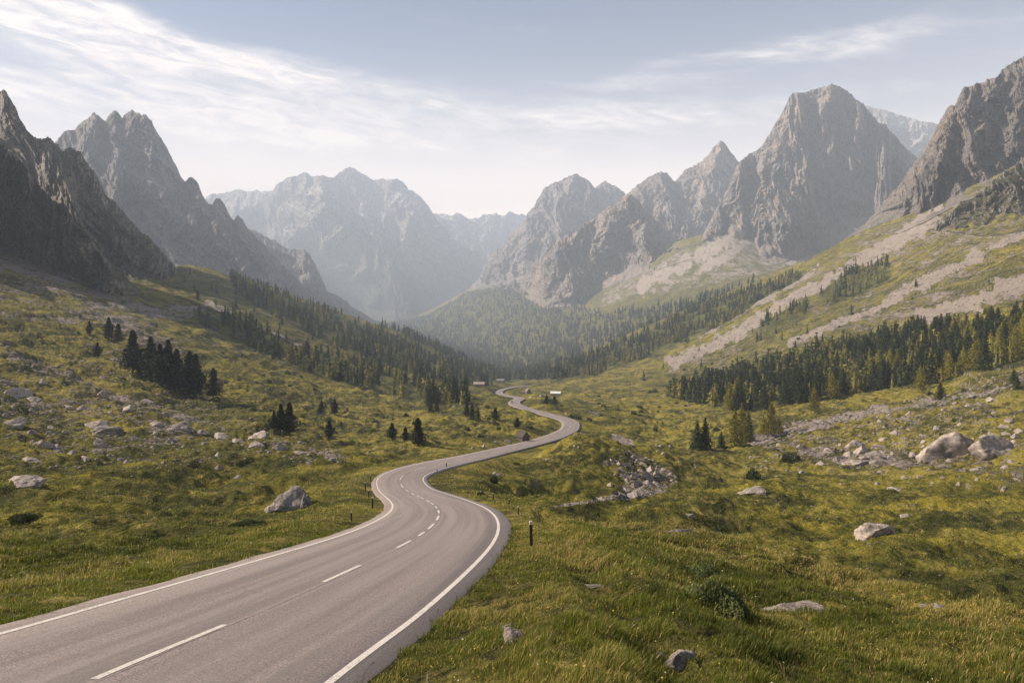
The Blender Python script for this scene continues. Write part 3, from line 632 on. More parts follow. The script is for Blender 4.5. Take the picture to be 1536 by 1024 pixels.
# ------------------------------------------------------------------ mountains
def massif(name, ridge, foot, mat, back, amp, wl, jag=3.0, seed=1, spurs=(), step=0.75, rows=330, prof=None, kind='structure', vs=0.38, lean=0.45):
    ridge = np.array(ridge, float); foot = np.array(foot, float)
    px = np.arange(ridge[0, 0], ridge[-1, 0] + 0.01, step); n = len(px)
    yr = np.interp(px, ridge[:, 0], ridge[:, 1]); Dr = rem(gsmooth(np.interp(px, ridge[:, 0], ridge[:, 2]), 12, 0))
    yf = np.interp(px, foot[:, 0], foot[:, 1])
    fD = np.interp(px, foot[:, 0], foot[:, 2]); auto = np.array([foot[:, 2].min() < 0 and (foot[np.argmin(np.abs(foot[:, 0] - p)), 2] < 0) for p in px])
    if auto.any():
        dm = -foot[:, 2].min(); fD = np.where(auto, [gpix(p, y + 1.0, dm) if a_ else 0.0 for p, y, a_ in zip(px, yf, auto)], np.maximum(fD, 1.0))
        fpos = foot[foot[:, 2] > 0]
        if len(fpos): fD = np.where(auto, fD, rem(np.interp(px, fpos[:, 0], fpos[:, 2])))
    else: fD = rem(fD)
    k_ = float(np.median(Dr)) / (float(np.median(Dr)) if np.median(Dr) < 1500 else (np.median(Dr) - 1500) / 1.55 + 1500)
    amp = amp * k_; wl = wl * k_; back = back * k_; spurs = [(p_, a_ * k_, w_) for p_, a_, w_ in spurs]
    Df = gsmooth(fD, 5, 0); Dr = np.maximum(Dr, Df * 1.05)
    xw = (px - HX) / F * Dr
    j1 = (ridged(xw / wl * 2.2, xw * 0 + seed, 4, seed, 0.6) - 0.45) * jag * 2.2
    e = np.minimum(sstep(px, px[0], px[0] + 12), 1 - sstep(px, px[-1] - 12, px[-1]))
    j2 = (np.abs(perlin(xw / wl * 9.0, xw * 0 + seed + 3, seed + 2)) + 0.6 * np.abs(perlin(xw / wl * 21.0, xw * 0 + seed + 5, seed + 4)) - 0.45) * jag * 0.85
    yr = yr - (j1 + j2) * e
    yf = np.maximum(yf, yr + 2)
    s = np.linspace(0, 1, rows)[:, None]
    pk = prof or ([0, .12, .3, .6, .85, 1], [0, .34, .50, .68, .86, 1])
    g = np.interp(s, pk[0], pk[1])
    Y = yf[None] + (yr - yf)[None] * s; D = Df[None] + (Dr - Df)[None] * g
    X = np.repeat(px[None], rows, 0)
    Xw = (X - HX) / F * ((Dr + Df) / 2)[None]; Zw = (HY - Y) / F * ((Dr + Df) / 2)[None]
    wx = Xw + 0.35 * wl * fbm(Xw / wl / 1.3, Zw / wl / 1.3, 2, seed + 40)
    wz = Zw + lean * Xw
    h1 = ridged(wx / wl, wz / wl * vs, 7, seed, 0.62)
    h2 = ridged((wx + 0.5 * Zw) / wl * 2.4 + 5, wz / wl * 1.3, 6, seed + 9, 0.66)
    h4 = ridged((Xw - 0.3 * Zw) / wl * 5.2 + 3, Zw / wl * 3.6, 4, seed + 19, 0.62)
    h3 = fbm(wx / wl * 0.45, Zw / wl * 0.35, 3, seed + 20)
    ter = np.abs(perlin(Xw / wl * 0.5, Zw / wl * 3.2 + 0.3 * h3, seed + 31))
    b = 2.1 * (h1 - 0.4) + 1.0 * (h2 - 0.4) + 0.6 * h3 + 0.35 * ter + 0.36 * (h4 - 0.4)
    w = (0.35 + 0.65 * np.sin(np.clip(s, 0, 1) * np.pi) ** 0.6) * sstep(s, 0, 0.16)
    off = amp * b * w
    for poly, a, wd in spurs:
        q = pdist(X + 6 * fbm(X / 18, Y / 18, 3, seed + 60), Y, poly); off = off + 0.85 * a * np.clip(1 - q / wd, 0, 1) ** 1.1 * (0.7 + 0.6 * h1)
    D = D - off * sstep(s, -0.01, 0.10)
    # behind the crest the massif falls away, and its foot goes on down into the ground
    W = [np.stack([(X - HX) / F * D, D, (HY - Y) / F * D], -1)]
    zr = W[0][-1, :, 2]; zf = W[0][0, :, 2]
    bk = []
    for k in np.linspace(0.06, 1, 22):
        Dk = D[-1] + back * k ** 1.1; zk = zr - (zr - zf) * (0.55 * k + 0.6 * k * k) + 0.10 * back * k * (1 - k) * fbm(xw / wl, xw * 0 + k * 3, 3, seed + 70)
        bk.append(np.stack([(px - HX) / F * (D[-1] + back * k * 0.5), Dk, zk], -1))
    ft = np.stack([W[0][0, :, 0], W[0][0, :, 1], zf - 0.10 * Df - 20], -1)[None]
    A = np.concatenate([ft, W[0], np.array(bk)], 0)
    me = mesh_np(name, A.reshape(-1, 3), [grid_faces(A.shape[0], n)], [mat], False)
    o = obj(name, me); tag(o, kind=kind)
    return o
FEET = {}
def fg(lst, dm=4.0, cap=None):
    out = [(p[0], p[1], p[2] if len(p) == 3 else -dm) for p in lst]
    return out
def fg_old(lst, dm=4.0, cap=None):
    """foot points: take the depth from the ground they stand on"""
    out = []
    for p in lst:
        if len(p) == 3: out.append(p)
        else:
            d_ = gpix(p[0], p[1], dm); out.append((p[0], p[1], min(d_, cap) if cap else d_))
    return out
def RD(l, D): return [(a[0], a[1], a[2] if len(a) > 2 else D) for a in l]
MT = 'mountain'
massif(MT, RD([(570,372),(600,350),(625,330),(640,322),(655,320),(668,318),(680,322),(690,320),(705,326),(715,328),(730,322),(745,319),(757,321),(765,317),(775,320),(785,318),(800,325),(840,345),(880,380)], 7600), [(570,478,6700),(880,470,6700)], M_ROCK_FAR, 1200, 330, 620, 3.0, 101, vs=0.8)
massif(MT, RD([(215,340,7000),(260,322,6800),(290,308,6800),(305,300,6800),(318,291,6800),(335,287,6800),(350,284,6800),(365,286,6800),(385,283,6800),(400,287,6800),(410,284,6800),(418,275),(430,266),(445,262),(455,259),(470,264),(485,263),(500,265),(510,257),(525,252),(540,256),(552,262),(560,268),(575,270),(585,268),(595,267),(605,274),(612,285),(620,289),(630,295),(645,312),(655,328),(665,340),(675,355),(690,365),(705,372),(720,380),(735,392),(770,425),(800,455)], 6350),
       [(215,470,5600),(400,480,5000),(600,492,4700),(700,480,5000),(800,475,5600)], M_ROCK_FAR, 1500, 300, 620, 3.0, 111,
       spurs=[([(485,262),(480,318),(520,350),(575,410),(625,470)], 560, 60), ([(480,318),(430,365),(390,420)], 420, 46), ([(595,267),(650,380),(690,440)], 240, 40), ([(425,268),(400,300),(330,330)], 300, 40)], vs=0.6)
massif(MT, RD([(1230,215),(1255,185),(1270,170),(1290,160),(1303,159),(1320,163),(1340,170),(1360,176),(1380,180),(1400,184),(1420,190),(1460,205),(1500,240)], 4700), [(1230,335,3900),(1500,335,3900)], M_ROCK_SNOW, 900, 130, 330, 1.5, 121, lean=0.6)
massif(MT, RD([(330,372),(350,345),(365,338),(385,348),(410,360),(430,370),(445,375),(456,374),(464,382),(472,395),(480,412),(491,435),(499,440),(507,443),(530,460),(560,477),(589,493),(620,508),(650,520)], 3100), [(330,440,2600),(480,500,2500),(589,520,2500),(650,530,2600)], M_ROCK_SHADE, 500, 90, 200, 2.5, 131)
massif(MT, RD([(40,262),(60,235),(85,211),(95,200),(103,195),(112,192),(120,182),(128,178),(135,175),(141,169),(148,171),(153,177),(158,182),(162,176),(166,171),(172,168),(178,169),(183,177),(190,170),(198,167),(208,169),(212,174),(218,172),(228,182),(240,205),(252,225),(262,247),(272,265),(278,272),(283,268),(290,267),(296,275),(303,290),(310,302),(318,308),(325,298),(330,295),(338,305),(345,322),(352,330),(357,324),(362,328),(372,345),(400,372),(430,405),(460,432),(500,458),(530,475)], 2350),
       [(40,420,1850),(250,415,1700),(350,440,1700),(450,478,1800),(530,495,1950)], M_ROCK_SHADE, 550, 115, 175, 3.2, 141,
       spurs=[([(198,167),(185,240),(165,300)], 130, 26), ([(215,172),(250,290),(300,380)], 150, 28), ([(148,171),(130,240),(120,300)], 110, 22), ([(290,267),(330,360),(370,420)], 90, 22), ([(330,295),(372,372),(420,430)], 70, 18)])
massif(MT, RD([(690,445),(705,432),(720,415),(728,395),(740,378),(745,373),(752,372),(760,360),(770,345),(780,338),(788,328),(790,322),(800,312),(805,300),(815,285),(828,275),(840,270),(850,266),(862,262),(872,265),(885,272),(893,280),(898,275),(905,272),(915,275),(925,280),(935,288),(950,310),(980,345)], 4300), fg([(690,452),(720,434),(760,428),(800,430,3450),(850,430,3400),(980,400,3500)], 1500, 3700), M_ROCK_SHADE, 600, 120, 240, 2.5, 151,
       spurs=[([(862,262),(850,330),(820,400)], 160, 24), ([(805,300),(790,370),(770,420)], 120, 20)])
massif(MT, RD([(905,330),(930,300),(946,287),(955,278),(965,272),(975,266),(983,260),(991,257),(1000,261),(1005,264),(1012,270),(1020,262),(1032,252),(1042,249),(1051,242),(1058,238),(1063,231),(1069,221),(1075,215),(1081,212),(1088,216),(1093,223),(1102,235),(1110,245),(1120,250),(1150,280),(1180,320)], 3600), [(905,400,3050),(1000,385,3000),(1060,362,2950),(1180,365,2950)], M_ROCK, 600, 110, 210, 2.6, 161,
       spurs=[([(1081,212),(1060,290),(1040,340)], 130, 24), ([(991,257),(1000,320),(1010,360)], 100, 22)])
massif(MT, RD([(745,440),(770,418),(786,408),(809,391),(820,375),(829,367),(845,355),(868,346),(876,336),(885,330),(895,325),(905,316),(919,308),(930,298),(942,290),(952,296),(962,308),(975,320),(990,335),(1005,348),(1020,360),(1035,375),(1050,392)], 3000), fg([(745,446),(770,432),(795,450),(817,462),(856,458),(895,436),(954,414),(1036,388),(1050,396)], 1500, 2950), M_ROCK, 450, 100, 165, 2.4, 171,
       spurs=[([(942,290),(905,360),(860,440)], 170, 26), ([(942,290),(970,360),(960,400)], 120, 20), ([(868,346),(830,400),(815,450)], 110, 20)])
massif(MT, RD([(1000,372),(1020,362),(1048,364),(1055,350),(1063,336),(1075,313),(1083,298),(1091,285),(1098,266),(1104,252),(1110,242),(1119,236),(1128,229),(1134,226),(1141,220),(1153,205),(1161,189),(1173,169),(1184,146),(1192,138),(1208,136),(1223,134),(1235,130),(1247,126),(1259,130),(1274,140),(1286,150),(1302,163),(1317,181),(1325,185),(1337,197),(1348,210),(1360,224),(1374,234),(1400,262),(1440,305),(1470,340)], 2850),
       fg([(1000,378),(1048,366),(1098,344),(1130,356),(1141,390),(1169,396),(1204,384),(1231,374),(1278,354),(1309,340),(1360,340,2450),(1470,350,2500)], 1700, 2500), M_ROCK, 600, 170, 200, 2.6, 181,
       spurs=[([(1247,126),(1232,200),(1215,280),(1180,340),(1150,388)], 130, 40), ([(1192,138),(1165,230),(1120,330)], 120, 30), ([(1286,150),(1290,240),(1270,340)], 120, 30), ([(1337,197),(1330,270),(1305,330)], 90, 24), ([(1110,242),(1095,300),(1060,350)], 110, 18)])
massif(MT, RD([(-420,60,1150),(-200,50,1150),(-60,90,1100),(-20,115,1080),(0,134),(12,140),(22,155),(30,175),(40,195),(52,203),(62,208),(72,207),(82,215),(95,228),(104,222),(112,226),(120,228),(130,240),(140,255),(148,270),(158,290),(170,300),(185,318),(200,335),(215,350),(232,365),(250,385),(265,405),(280,430),(297,448),(306,458)], 1030), [(-420,380,760),(-60,420,760),(100,440,720),(190,445,700),(250,458,740),(306,466,800)], M_ROCK_NEAR, 260, 48, 75, 3.6, 191,
       spurs=[([(0,134),(60,230),(120,330)], 60, 34), ([(112,226),(150,330),(200,420)], 60, 26), ([(72,207),(110,300),(150,380)], 40, 22)])
massif(MT, RD([(-420,150,600),(-60,172,600),(0,212),(15,228),(30,240),(42,253),(55,275),(68,290),(85,302),(100,318),(118,330),(130,350),(142,370),(155,390),(168,410),(180,433),(192,452)], 570), fg([(-420,345,440),(-60,352,440),(0,372),(59,400),(117,426),(176,446),(192,456)], 150, 520), M_ROCK_NEAR, 150, 30, 42, 3.6, 201,
       spurs=[([(0,212),(50,320),(90,390)], 34, 30), ([(68,290),(120,380),(160,430)], 28, 20)])
massif(MT, RD([(1278,352),(1294,338),(1309,323),(1325,302),(1345,283),(1360,255),(1380,236),(1388,220),(1399,201),(1411,181),(1421,160),(1427,154),(1432,157),(1438,146),(1446,130),(1458,126),(1470,126),(1485,119),(1497,113),(1509,101),(1520,91),(1536,83),(1600,58),(1700,40),(1900,60),(2100,60)], 1560), fg([(1278,354),(1294,350),(1348,350),(1385,334),(1430,310),(1480,290),(1536,262),(1700,225,1050),(1900,200,1050),(2100,190,1100)], 700, 1400), M_ROCK, 350, 66, 105, 3.2, 211,
       spurs=[([(1446,130),(1420,220),(1380,300)], 95, 26), ([(1497,113),(1470,200),(1430,290)], 110, 26), ([(1536,83),(1530,170),(1490,270)], 90, 26), ([(1425,156),(1400,230),(1350,320)], 50, 18), ([(1600,58),(1590,160),(1560,240)], 90, 30)])
massif('crag', RD([(1395,338),(1420,322),(1440,305),(1460,296),(1480,280),(1500,262),(1520,250),(1545,236),(1600,215),(1660,220)], 900), fg([(1395,346),(1420,348),(1450,352),(1480,356),(1520,350),(1545,345),(1600,335),(1660,325)], 500, 870), M_ROCK_NEAR, 120, 26, 38, 3.0, 221)

# ------------------------------------------------------------------ trees
def leaf_cloud(P, size, seed, up=0.0):
    """one leaf clump (quad) per point, randomly turned"""
    r = np.random.default_rng(seed); n = len(P)
    a = r.normal(size=(n, 3)); a[:, 2] *= 0.6; a /= np.linalg.norm(a, axis=1)[:, None]
    b = np.cross(a, r.normal(size=(n, 3))); b /= np.linalg.norm(b, axis=1)[:, None]
    s = (size * r.uniform(0.6, 1.35, n))[:, None]
    V = np.stack([P - a * s, P + b * s * 0.6, P + a * s, P - b * s * 0.6], 1).reshape(-1, 3)
    return V, np.arange(4 * n).reshape(-1, 4)
def crown_points(n, kind, seed):
    r = np.random.default_rng(seed); tiers = 17 if kind == 'spruce' else 13
    h = 1 - r.power(1.7, n) if kind != 'pine' else r.uniform(0, 1, n) ** 0.9
    h = np.clip(h, 0, 1)
    lo = {'spruce': 0.07, 'larch': 0.10, 'pine': 0.08}[kind]
    th = np.floor(h * tiers) / tiers + r.uniform(0, {'spruce': 0.55, 'larch': 0.9, 'pine': 1.0}[kind], n) / tiers
    az = r.uniform(0, 2 * np.pi, n)
    lob = 1 + 0.30 * np.sin(az * 3 + th * 23 + seed) + 0.22 * np.sin(az * 7 - th * 41)
    if kind == 'spruce': prof = (1 - th) ** 0.85 * (0.8 + 0.35 * r.random(n))
    elif kind == 'larch': prof = (np.sin(np.clip((1 - th), 0, 1) * 1.75) ** 1.1) * (0.7 + 0.45 * r.random(n))
    else: prof = np.clip(1 - th, 0, 1) ** 0.78 * (0.80 + 0.28 * np.sin(th * 9 + seed)) * (0.75 + 0.4 * r.random(n))
    rad = prof * lob * r.power(2.4, n)
    z = lo + (1 - lo) * (th - 0.10 * rad * (kind != 'pine') * (1 - th)) + 0.012
    bw = {'spruce': 0.195, 'larch': 0.215, 'pine': 0.25}[kind]
    return np.c_[np.cos(az) * rad * bw, np.sin(az) * rad * bw, z]
def cone_mesh(r0, h0, h1, n=7, seed=0):
    r = np.random.default_rng(seed); V = []; Fq = []; rings = 6
    for i in range(rings):
        k = i / (rings - 1); rr = r0 * (1 - k) ** 0.9 + 0.002
        for j in range(n):
            a = 2 * np.pi * j / n; q = rr * r.uniform(0.6, 1.15); V.append((math.cos(a) * q, math.sin(a) * q, h0 + (h1 - h0) * k))
    for i in range(rings - 1):
        for j in range(n): Fq.append((i * n + j, i * n + (j + 1) % n, (i + 1) * n + (j + 1) % n, (i + 1) * n + j))
    return np.array(V), np.array(Fq)
def trunk_mesh(seed, top=0.85, r0=0.013):
    r = random.Random(seed); V = []; Fq = []; n = 7; rings = 8
    bx_, by_ = r.uniform(-.012, .012), r.uniform(-.012, .012)
    for i in range(rings):
        k = i / (rings - 1); rr = r0 * (1.35 if i == 0 else 1) * (1 - k) ** 0.8 + 0.0012
        for j in range(n): a = 2 * math.pi * j / n; V.append((math.cos(a) * rr + bx_ * math.sin(k * 3), math.sin(a) * rr + by_ * math.sin(k * 2.5), -0.03 + (top + 0.03) * k))
    for i in range(rings - 1):
        for j in range(n): Fq.append((i * n + j, i * n + (j + 1) % n, (i + 1) * n + (j + 1) % n, (i + 1) * n + j))
    # a few bare lower limbs
    V = V; base = len(V)
    for q in range(7):
        h = r.uniform(0.06, 0.5); a = r.uniform(0, 6.283); L = r.uniform(0.05, 0.11); w = 0.003
        c, s_ = math.cos(a), math.sin(a); b0 = len(V)
        for (t_, ww) in ((0, w), (1, w * 0.3)):
            x, y, z = c * L * t_, s_ * L * t_, h - 0.02 * t_
            V += [(x - s_ * ww, y + c * ww, z), (x + s_ * ww, y - c * ww, z), (x, y, z + ww)]
        for u in range(3): v = (u + 1) % 3; Fq.append((b0 + u, b0 + v, b0 + 3 + v, b0 + 3 + u))
    return np.array(V), np.array(Fq)
CROWN, TRUNK = {}, {}
for kind, mat, nn, sz in (('spruce', M_SPRUCE, 1900, 0.024), ('larch', M_LARCH, 1900, 0.023), ('pine', M_PINE, 2600, 0.024)):
    for v in range(4):
        P = crown_points(nn, kind, 100 + v * 7 + len(kind))
        V, Fq = leaf_cloud(P, sz, v + 5)
        cV, cF = cone_mesh({'spruce': 0.075, 'larch': 0.05, 'pine': 0.10}[kind], 0.15, 0.93, 7, v)
        CROWN[kind, v] = mesh_np('crown', np.vstack([V, cV]), [Fq, cF + len(V)], [mat], False)
        tV, tF = trunk_mesh(v + len(kind))
        TRUNK[kind, v] = mesh_np('trunk', tV, [tF], [M_BARK], True)
def add_tree(kind, x, y, h, label, group=None, wid=1.0, z=None):
    v = random.randrange(4)
    name = {'spruce': 'spruce_tree', 'larch': 'larch_tree', 'pine': 'stone_pine'}[kind]
    o = empty(name, (x, y, (gxy(x, y) if z is None else z) - 0.05), random.uniform(0, 6.28))
    o.scale = (h * wid, h * wid, h)
    tag(o, label, 'tree', group)
    obj('trunk', TRUNK[kind, v], o); obj('crown', CROWN[kind, v], o)
    return o
ntree = 0
def tree_px(kind, px, py, hpx, label, group=None, wid=1.0):
    """stand a tree with its base at this spot of the slope, hpx tall in photo pixels"""
    global ntree
    D = gpix(px, py, 12); x = (px - HX) / F * D; ntree += 1
    return add_tree(kind, x, D, hpx * D / F, label, group, wid)
# the dark clump on the stony left slope
CL = [(199,560,64,'tallest stone pine at the upper end of the dark clump, bare trunk showing'),(214,566,42,'short stone pine second in the dark clump, thin bare stem'),(226,572,66,'stone pine with broad crown, third from the upper end of the dark clump'),(240,577,60,'stone pine in the packed middle of the dark clump'),(252,583,72,'tallest broad stone pine in the middle of the dark clump'),(265,588,64,'stone pine just left of the gap in the dark clump'),
      (284,592,64,'stone pine right of the gap in the dark clump, upper of the pair'),(293,598,66,'big stone pine right of the gap in the dark clump, lower of the pair'),(320,597,44,'lone stone pine at the lower end of the dark clump')]
for px, py, h, lb in CL: tree_px('pine', px, py, h, lb, 'stone pines in the dark clump on the stony slope', 1.5)
tree_px('pine', 146, 537, 24, 'small dark pine alone above the dark clump, shadow falling downhill', None, 1.5)
for px, py, h, lb in [(163,510,34,'dark pine, left of a pair at the scree edge above the clump'),(177,515,30,'dark pine, right of a pair at the scree edge above the clump'),(134,502,20,'small pine at the scree edge, leftmost above the clump')]: tree_px('pine', px, py, h, lb, None, 1.5)
for px, py, h, w, lb in [(411,645,30,1.2,'smaller pine at the left of the trio above the stone band'),(421,648,42,1.2,'middle pine of the trio above the stone band'),(434,652,48,1.3,'tallest pine of the trio above the stone band'),
                    (494,658,28,1.3,'small dark pine alone right of the trio above the stone band'),(482,620,20,1.2,'left tree of two small spruces on the open slope'),(502,622,24,1.2,'right tree of two small spruces on the open slope'),
                    (588,658,24,1.6,'low bushy spruce at the left of the roadside trio'),(608,660,20,1.5,'small spruce in the middle of the roadside trio'),(627,668,41,1.35,'tallest dark spruce of the roadside trio, long shadow beside it')]:
    tree_px('pine', px, py, h, lb, None, w * 1.25)
for px, py, h, w, lb in [(645,617,26,1.2,'spruce at the foot of the left slope beside the larches'),(655,617,22,1.2,'small spruce touching the larches at the foot of the left slope'),(700,624,24,1.3,'leftmost spruce of the cluster above the meadow road'),
                    (708,630,28,1.2,'middle spruce of the cluster above the meadow road'),(717,631,22,1.2,'rightmost spruce of the cluster above the meadow road')]:
    tree_px('spruce', px, py, h, lb, None, w)
for px, py, h, w, lb in [(743,629,18,2.1,'round dark spruce between the cluster and the road bend'),(776,641,15,2.6,'squat dark spruce standing above the gabled hut'),(820,606,13,2.4,'low dark spruce at the left of the pair by the road'),(832,607,13,2.6,'low dark spruce at the right of the pair by the road')]:
    tree_px('pine', px, py, h, lb, None, w)
for k, px, py, h, w, lb in [('spruce',1046,674,44,1.25,'left of the two dark spruces at the forest foot'),('spruce',1058,675,50,1.2,'right of the two dark spruces at the forest foot'),('spruce',1082,672,26,1.5,'short spruce right of the two dark spruces'),
                       ('larch',1102,667,54,1.15,'tall yellow larch standing forward of the forest'),('larch',1113,665,60,1.05,'tallest yellow larch standing forward of the forest'),('spruce',1123,663,46,1.1,'dark spruce on the shady side of the tall yellow larches'),
                       ('larch',1145,650,28,1.3,'small larch low beside the pale scree tongue'),('larch',1157,652,50,1.0,'slender yellow larch beside the pale scree tongue'),('larch',1168,648,24,1.3,'stubby larch right of the slender one by the scree tongue'),
                       ('larch',1222,618,42,0.95,'slender yellow larch alone below the forest edge'),('larch',1381,585,38,1.1,'bright yellow larch alone below the dark forest on the right slope'),('spruce',1411,599,26,1.9,'cone-shaped dark spruce alone in the stony meadow'),
                       ('spruce',1521,575,22,1.8,'dark cone-shaped spruce, upper of the group by the stones near the frame edge'),('spruce',1526,584,20,1.7,'dark spruce, lower of the group by the stones near the frame edge')]:
    tree_px(k, px, py, h, lb, None, w)
# forests: scatter over the ground's own cells, evenly by world area
cellw = np.gradient(xs)[None] / F * D2; cellh = np.gradient(DD)[:, None] * np.ones_like(D2); AREA = cellw * cellh
cand = []
# what the ground itself hides
HID = YP > np.minimum.accumulate(np.where(D2 > 25, YP, 1e6), 0) + 14
reg = {'left_band': ('upper forest band on the left slope', 'along the crest of the left slope'), 'left_lower': ('lower tree belt on the left slope', 'in the tree belt across the left slope'), 'left_sparse': ('scattered trees on the left slope', 'scattered on the open left slope'),
       'right_band': ('forest band above the right meadow', 'in the dark forest band above the right meadow'), 'upper_band': ('forest crest under the rocky peaks', 'in the forest crest under the rocky peaks'),
       'valley': ('forest of the far valley', 'in the far valley forest'), 'valley_floor': ('forest where the road ends', 'in the forest where the road ends'), 'right_upper': ('yellow larches between the scree streaks', 'in the yellow group between the scree streaks'),
       'right_mid': ('larch row below the upper scree', 'in the larch row below the upper scree'), 'right_sparse': ('scattered trees on the right slope', 'scattered on the open right slope')}
for k, (poly, a, b, den_, sh) in FORESTS.items():
    a = float(rem(a)); b = float(rem(b))
    m = (D2 > a) & (D2 < b) & zone_ok & ~HID
    i, j = np.where(m); s = inpoly(X2[i, j], YP[i, j], poly); i, j = i[s], j[s]
    if len(i) == 0: continue
    clump = 0.08 + 1.7 * sstep(fbm(WX[i, j] / 48, WY[i, j] / 48, 3, 303), -0.30, 0.40)
    if k == 'right_band': clump = 0.45 + 0.6 * clump
    w = AREA[i, j] * clump; n = int(w.sum() / 1e4 * den_); n = min(n, 9000)
    q = rng.choice(len(i), n, p=w / w.sum())
    for ii, jj in zip(i[q], j[q]):
        D = DD[ii] * rng.uniform(0.996, 1.004); x = (xs[jj] + rng.uniform(-0.6, 0.6) - HX) / F * D
        larch = rng.random() < sh * (0.3 + 1.4 * sstep(fbm(x / 45, D / 45, 2, 404), -0.3, 0.3))
        h = (rng.uniform(7.5, 17.5) if den_ > 20 else rng.uniform(6, 12)) * (0.8 if larch else 1.0) * {'left_lower': 0.9, 'valley': 1.45, 'valley_floor': 1.2}.get(k, 1.0)
        cand.append((h / D * F, k, larch, x, D, h))
cand.sort(key=lambda c: -c[0])
print('trees hand', ntree, 'scatter', len(cand), {k: sum(1 for c in cand if c[1] == k) for k in FORESTS})
NIND = 295 - ntree
for c in cand[:NIND]:
    _, k, larch, x, D, h = c
    size = 'tall' if h > 13.5 else ('small' if h < 10 else 'middle-sized')
    sp_ = 'yellow-green larch' if larch else 'dark green spruce'
    add_tree('larch' if larch else 'spruce', x, D, h, '%s %s standing %s' % (size, sp_, reg[k][1]), reg[k][0], random.uniform(1.0, 1.45))
# everything farther: one mass per wood
def low_tree(seed, n=46, kind='spruce', size=0.075):
    P = crown_points(n, kind, seed); P[:, :2] *= 0.9
    V, Fq = leaf_cloud(P, size, seed + 3)
    cV, cF = cone_mesh(0.12 if kind == 'spruce' else 0.11, 0.05, 1.0, 5, seed)
    return np.vstack([V, cV]), np.vstack([Fq, cF + len(V)])
LOW = {('s', v): low_tree(50 + v) for v in range(5)}; LOW.update({('l', v): low_tree(80 + v, 50, 'larch', 0.07) for v in range(5)})
LOWF = {('s', v): low_tree(150 + v, 12, 'spruce', 0.11) for v in range(5)}; LOWF.update({('l', v): low_tree(180 + v, 12, 'larch', 0.10) for v in range(5)})
def forest_mass(name, items, label):
    Vs, Fs, Ts, off = [], [], [], 0
    for c in items:
        hp, k, larch, x, D, h = c
        V, Fq = (LOW if hp > 9 else LOWF)['l' if larch else 's', rng.integers(5)]
        a = rng.uniform(0, 6.28); ca, sa = math.cos(a), math.sin(a); w = h * rng.uniform(1.0, 1.35)
        W = np.c_[(V[:, 0] * ca - V[:, 1] * sa) * w + x, (V[:, 0] * sa + V[:, 1] * ca) * w + D, V[:, 2] * h + gxy(x, D) - 0.3]
        Vs.append(W); Fs.append(Fq + off); off += len(V)
        t = np.clip((0.72 if larch else 0.22) - (0.12 if k == 'valley' else 0) + rng.normal(0, 0.14), 0, 1); Ts.append(np.full(len(V), t))
    if not Vs: return
    me = mesh_np(name, np.vstack(Vs), [np.vstack(Fs)], [M_FOREST], False, {'tint': np.concatenate(Ts)})
    tag(obj(name, me), label, 'forest', None, 'stuff')
rest = cand[NIND:]
for k in FORESTS:
    forest_mass('forest', [c for c in rest if c[1] == k], {'left_band': 'mixed conifer forest running along the crest of the left slope', 'left_lower': 'belt of spruce and larch crossing the left slope', 'left_sparse': 'thin scatter of small conifers on the open left slope',
      'right_band': 'back rows of the dark forest band above the right meadow', 'upper_band': 'yellow-green and dark forest on the crest under the rocky peaks', 'valley': 'blue-green hazy forest covering the far valley sides', 'valley_floor': 'forest on the valley floor where the road ends',
      'right_upper': 'yellow larch group between two scree streaks', 'right_mid': 'row of larches below the upper scree streak', 'right_sparse': 'thin scatter of small conifers among the right scree streaks'}[k])

# ------------------------------------------------------------------ shrubs
def bush_mesh(seed, n=900, flat=0.5, size=0.07):
    r = np.random.default_rng(seed); a = r.normal(size=(n, 3)); a /= np.linalg.norm(a, axis=1)[:, None]; a[:, 2] = np.abs(a[:, 2])
    lob = 0.75 + 0.25 * np.sin(a[:, 0] * 5 + seed) * np.cos(a[:, 1] * 4 + seed * 2)
    P = a * (lob * r.power(4, n))[:, None]; P[:, 2] *= flat
    V, Fq = leaf_cloud(P, size, seed)
    cV, cF = cone_mesh(0.7, -0.1, 0.36 * flat / 0.5, 8, seed)
    return mesh_np('foliage', np.vstack([V, cV]), [Fq, cF + len(V)], [M_BUSH], False)
BUSH = [bush_mesh(s) for s in (1, 2, 3, 4)]; BUSHBIG = [bush_mesh(s, 5200, 0.38, 0.028) for s in (11, 12, 13)]
def bush_px(px, py, wpx, hpx, label, group=None, big=False, cap=None):
    D = gpix(px, py, 6); x = (px - HX) / F * D; o = obj('juniper_bush' if big else 'dwarf_pine_bush', random.choice(BUSHBIG if big else BUSH))
    w = wpx * D / F / 2; h = hpx * D / F / 0.45
    o.location = (x, D + w * 0.3, gxy(x, D) - 0.03 * h); o.scale = (w, w * 0.8, h); o.rotation_euler = (0, 0, random.uniform(-.5, .5))
    tag(o, label, 'bush', group); return o
bush_px(1075, 916, 130, 52, 'wide grey-green juniper bush on the near grassy knoll', big=True)
bush_px(1055, 868, 90, 24, 'low juniper mat just above the wide juniper bush', big=True)
bush_px(28, 783, 62, 15, 'dark juniper bush at the far left of the roadside meadow', big=True)
bush_px(368, 790, 66, 13, 'low dark juniper below the pale boulder by the road', big=True)
bush_px(1130, 718, 27, 17, 'round dark bush in the right meadow below the tall larches')
bush_px(1188, 692, 42, 14, 'wide low bush left of the rock outcrops in the right meadow')
bush_px(740, 724, 18, 15, 'dark bush inside the road bend on the grassy mound')
bush_px(1448, 588, 14, 7, 'small dark bush right of the cone-shaped spruce')
bush_px(1396, 592, 12, 6, 'small dark bush left of the cone-shaped spruce')
bush_px(861, 628, 26, 8, 'flat dark bush above the outer road bend')
bush_px(775, 697, 14, 4, 'small dark bush on the mound below the middle road')
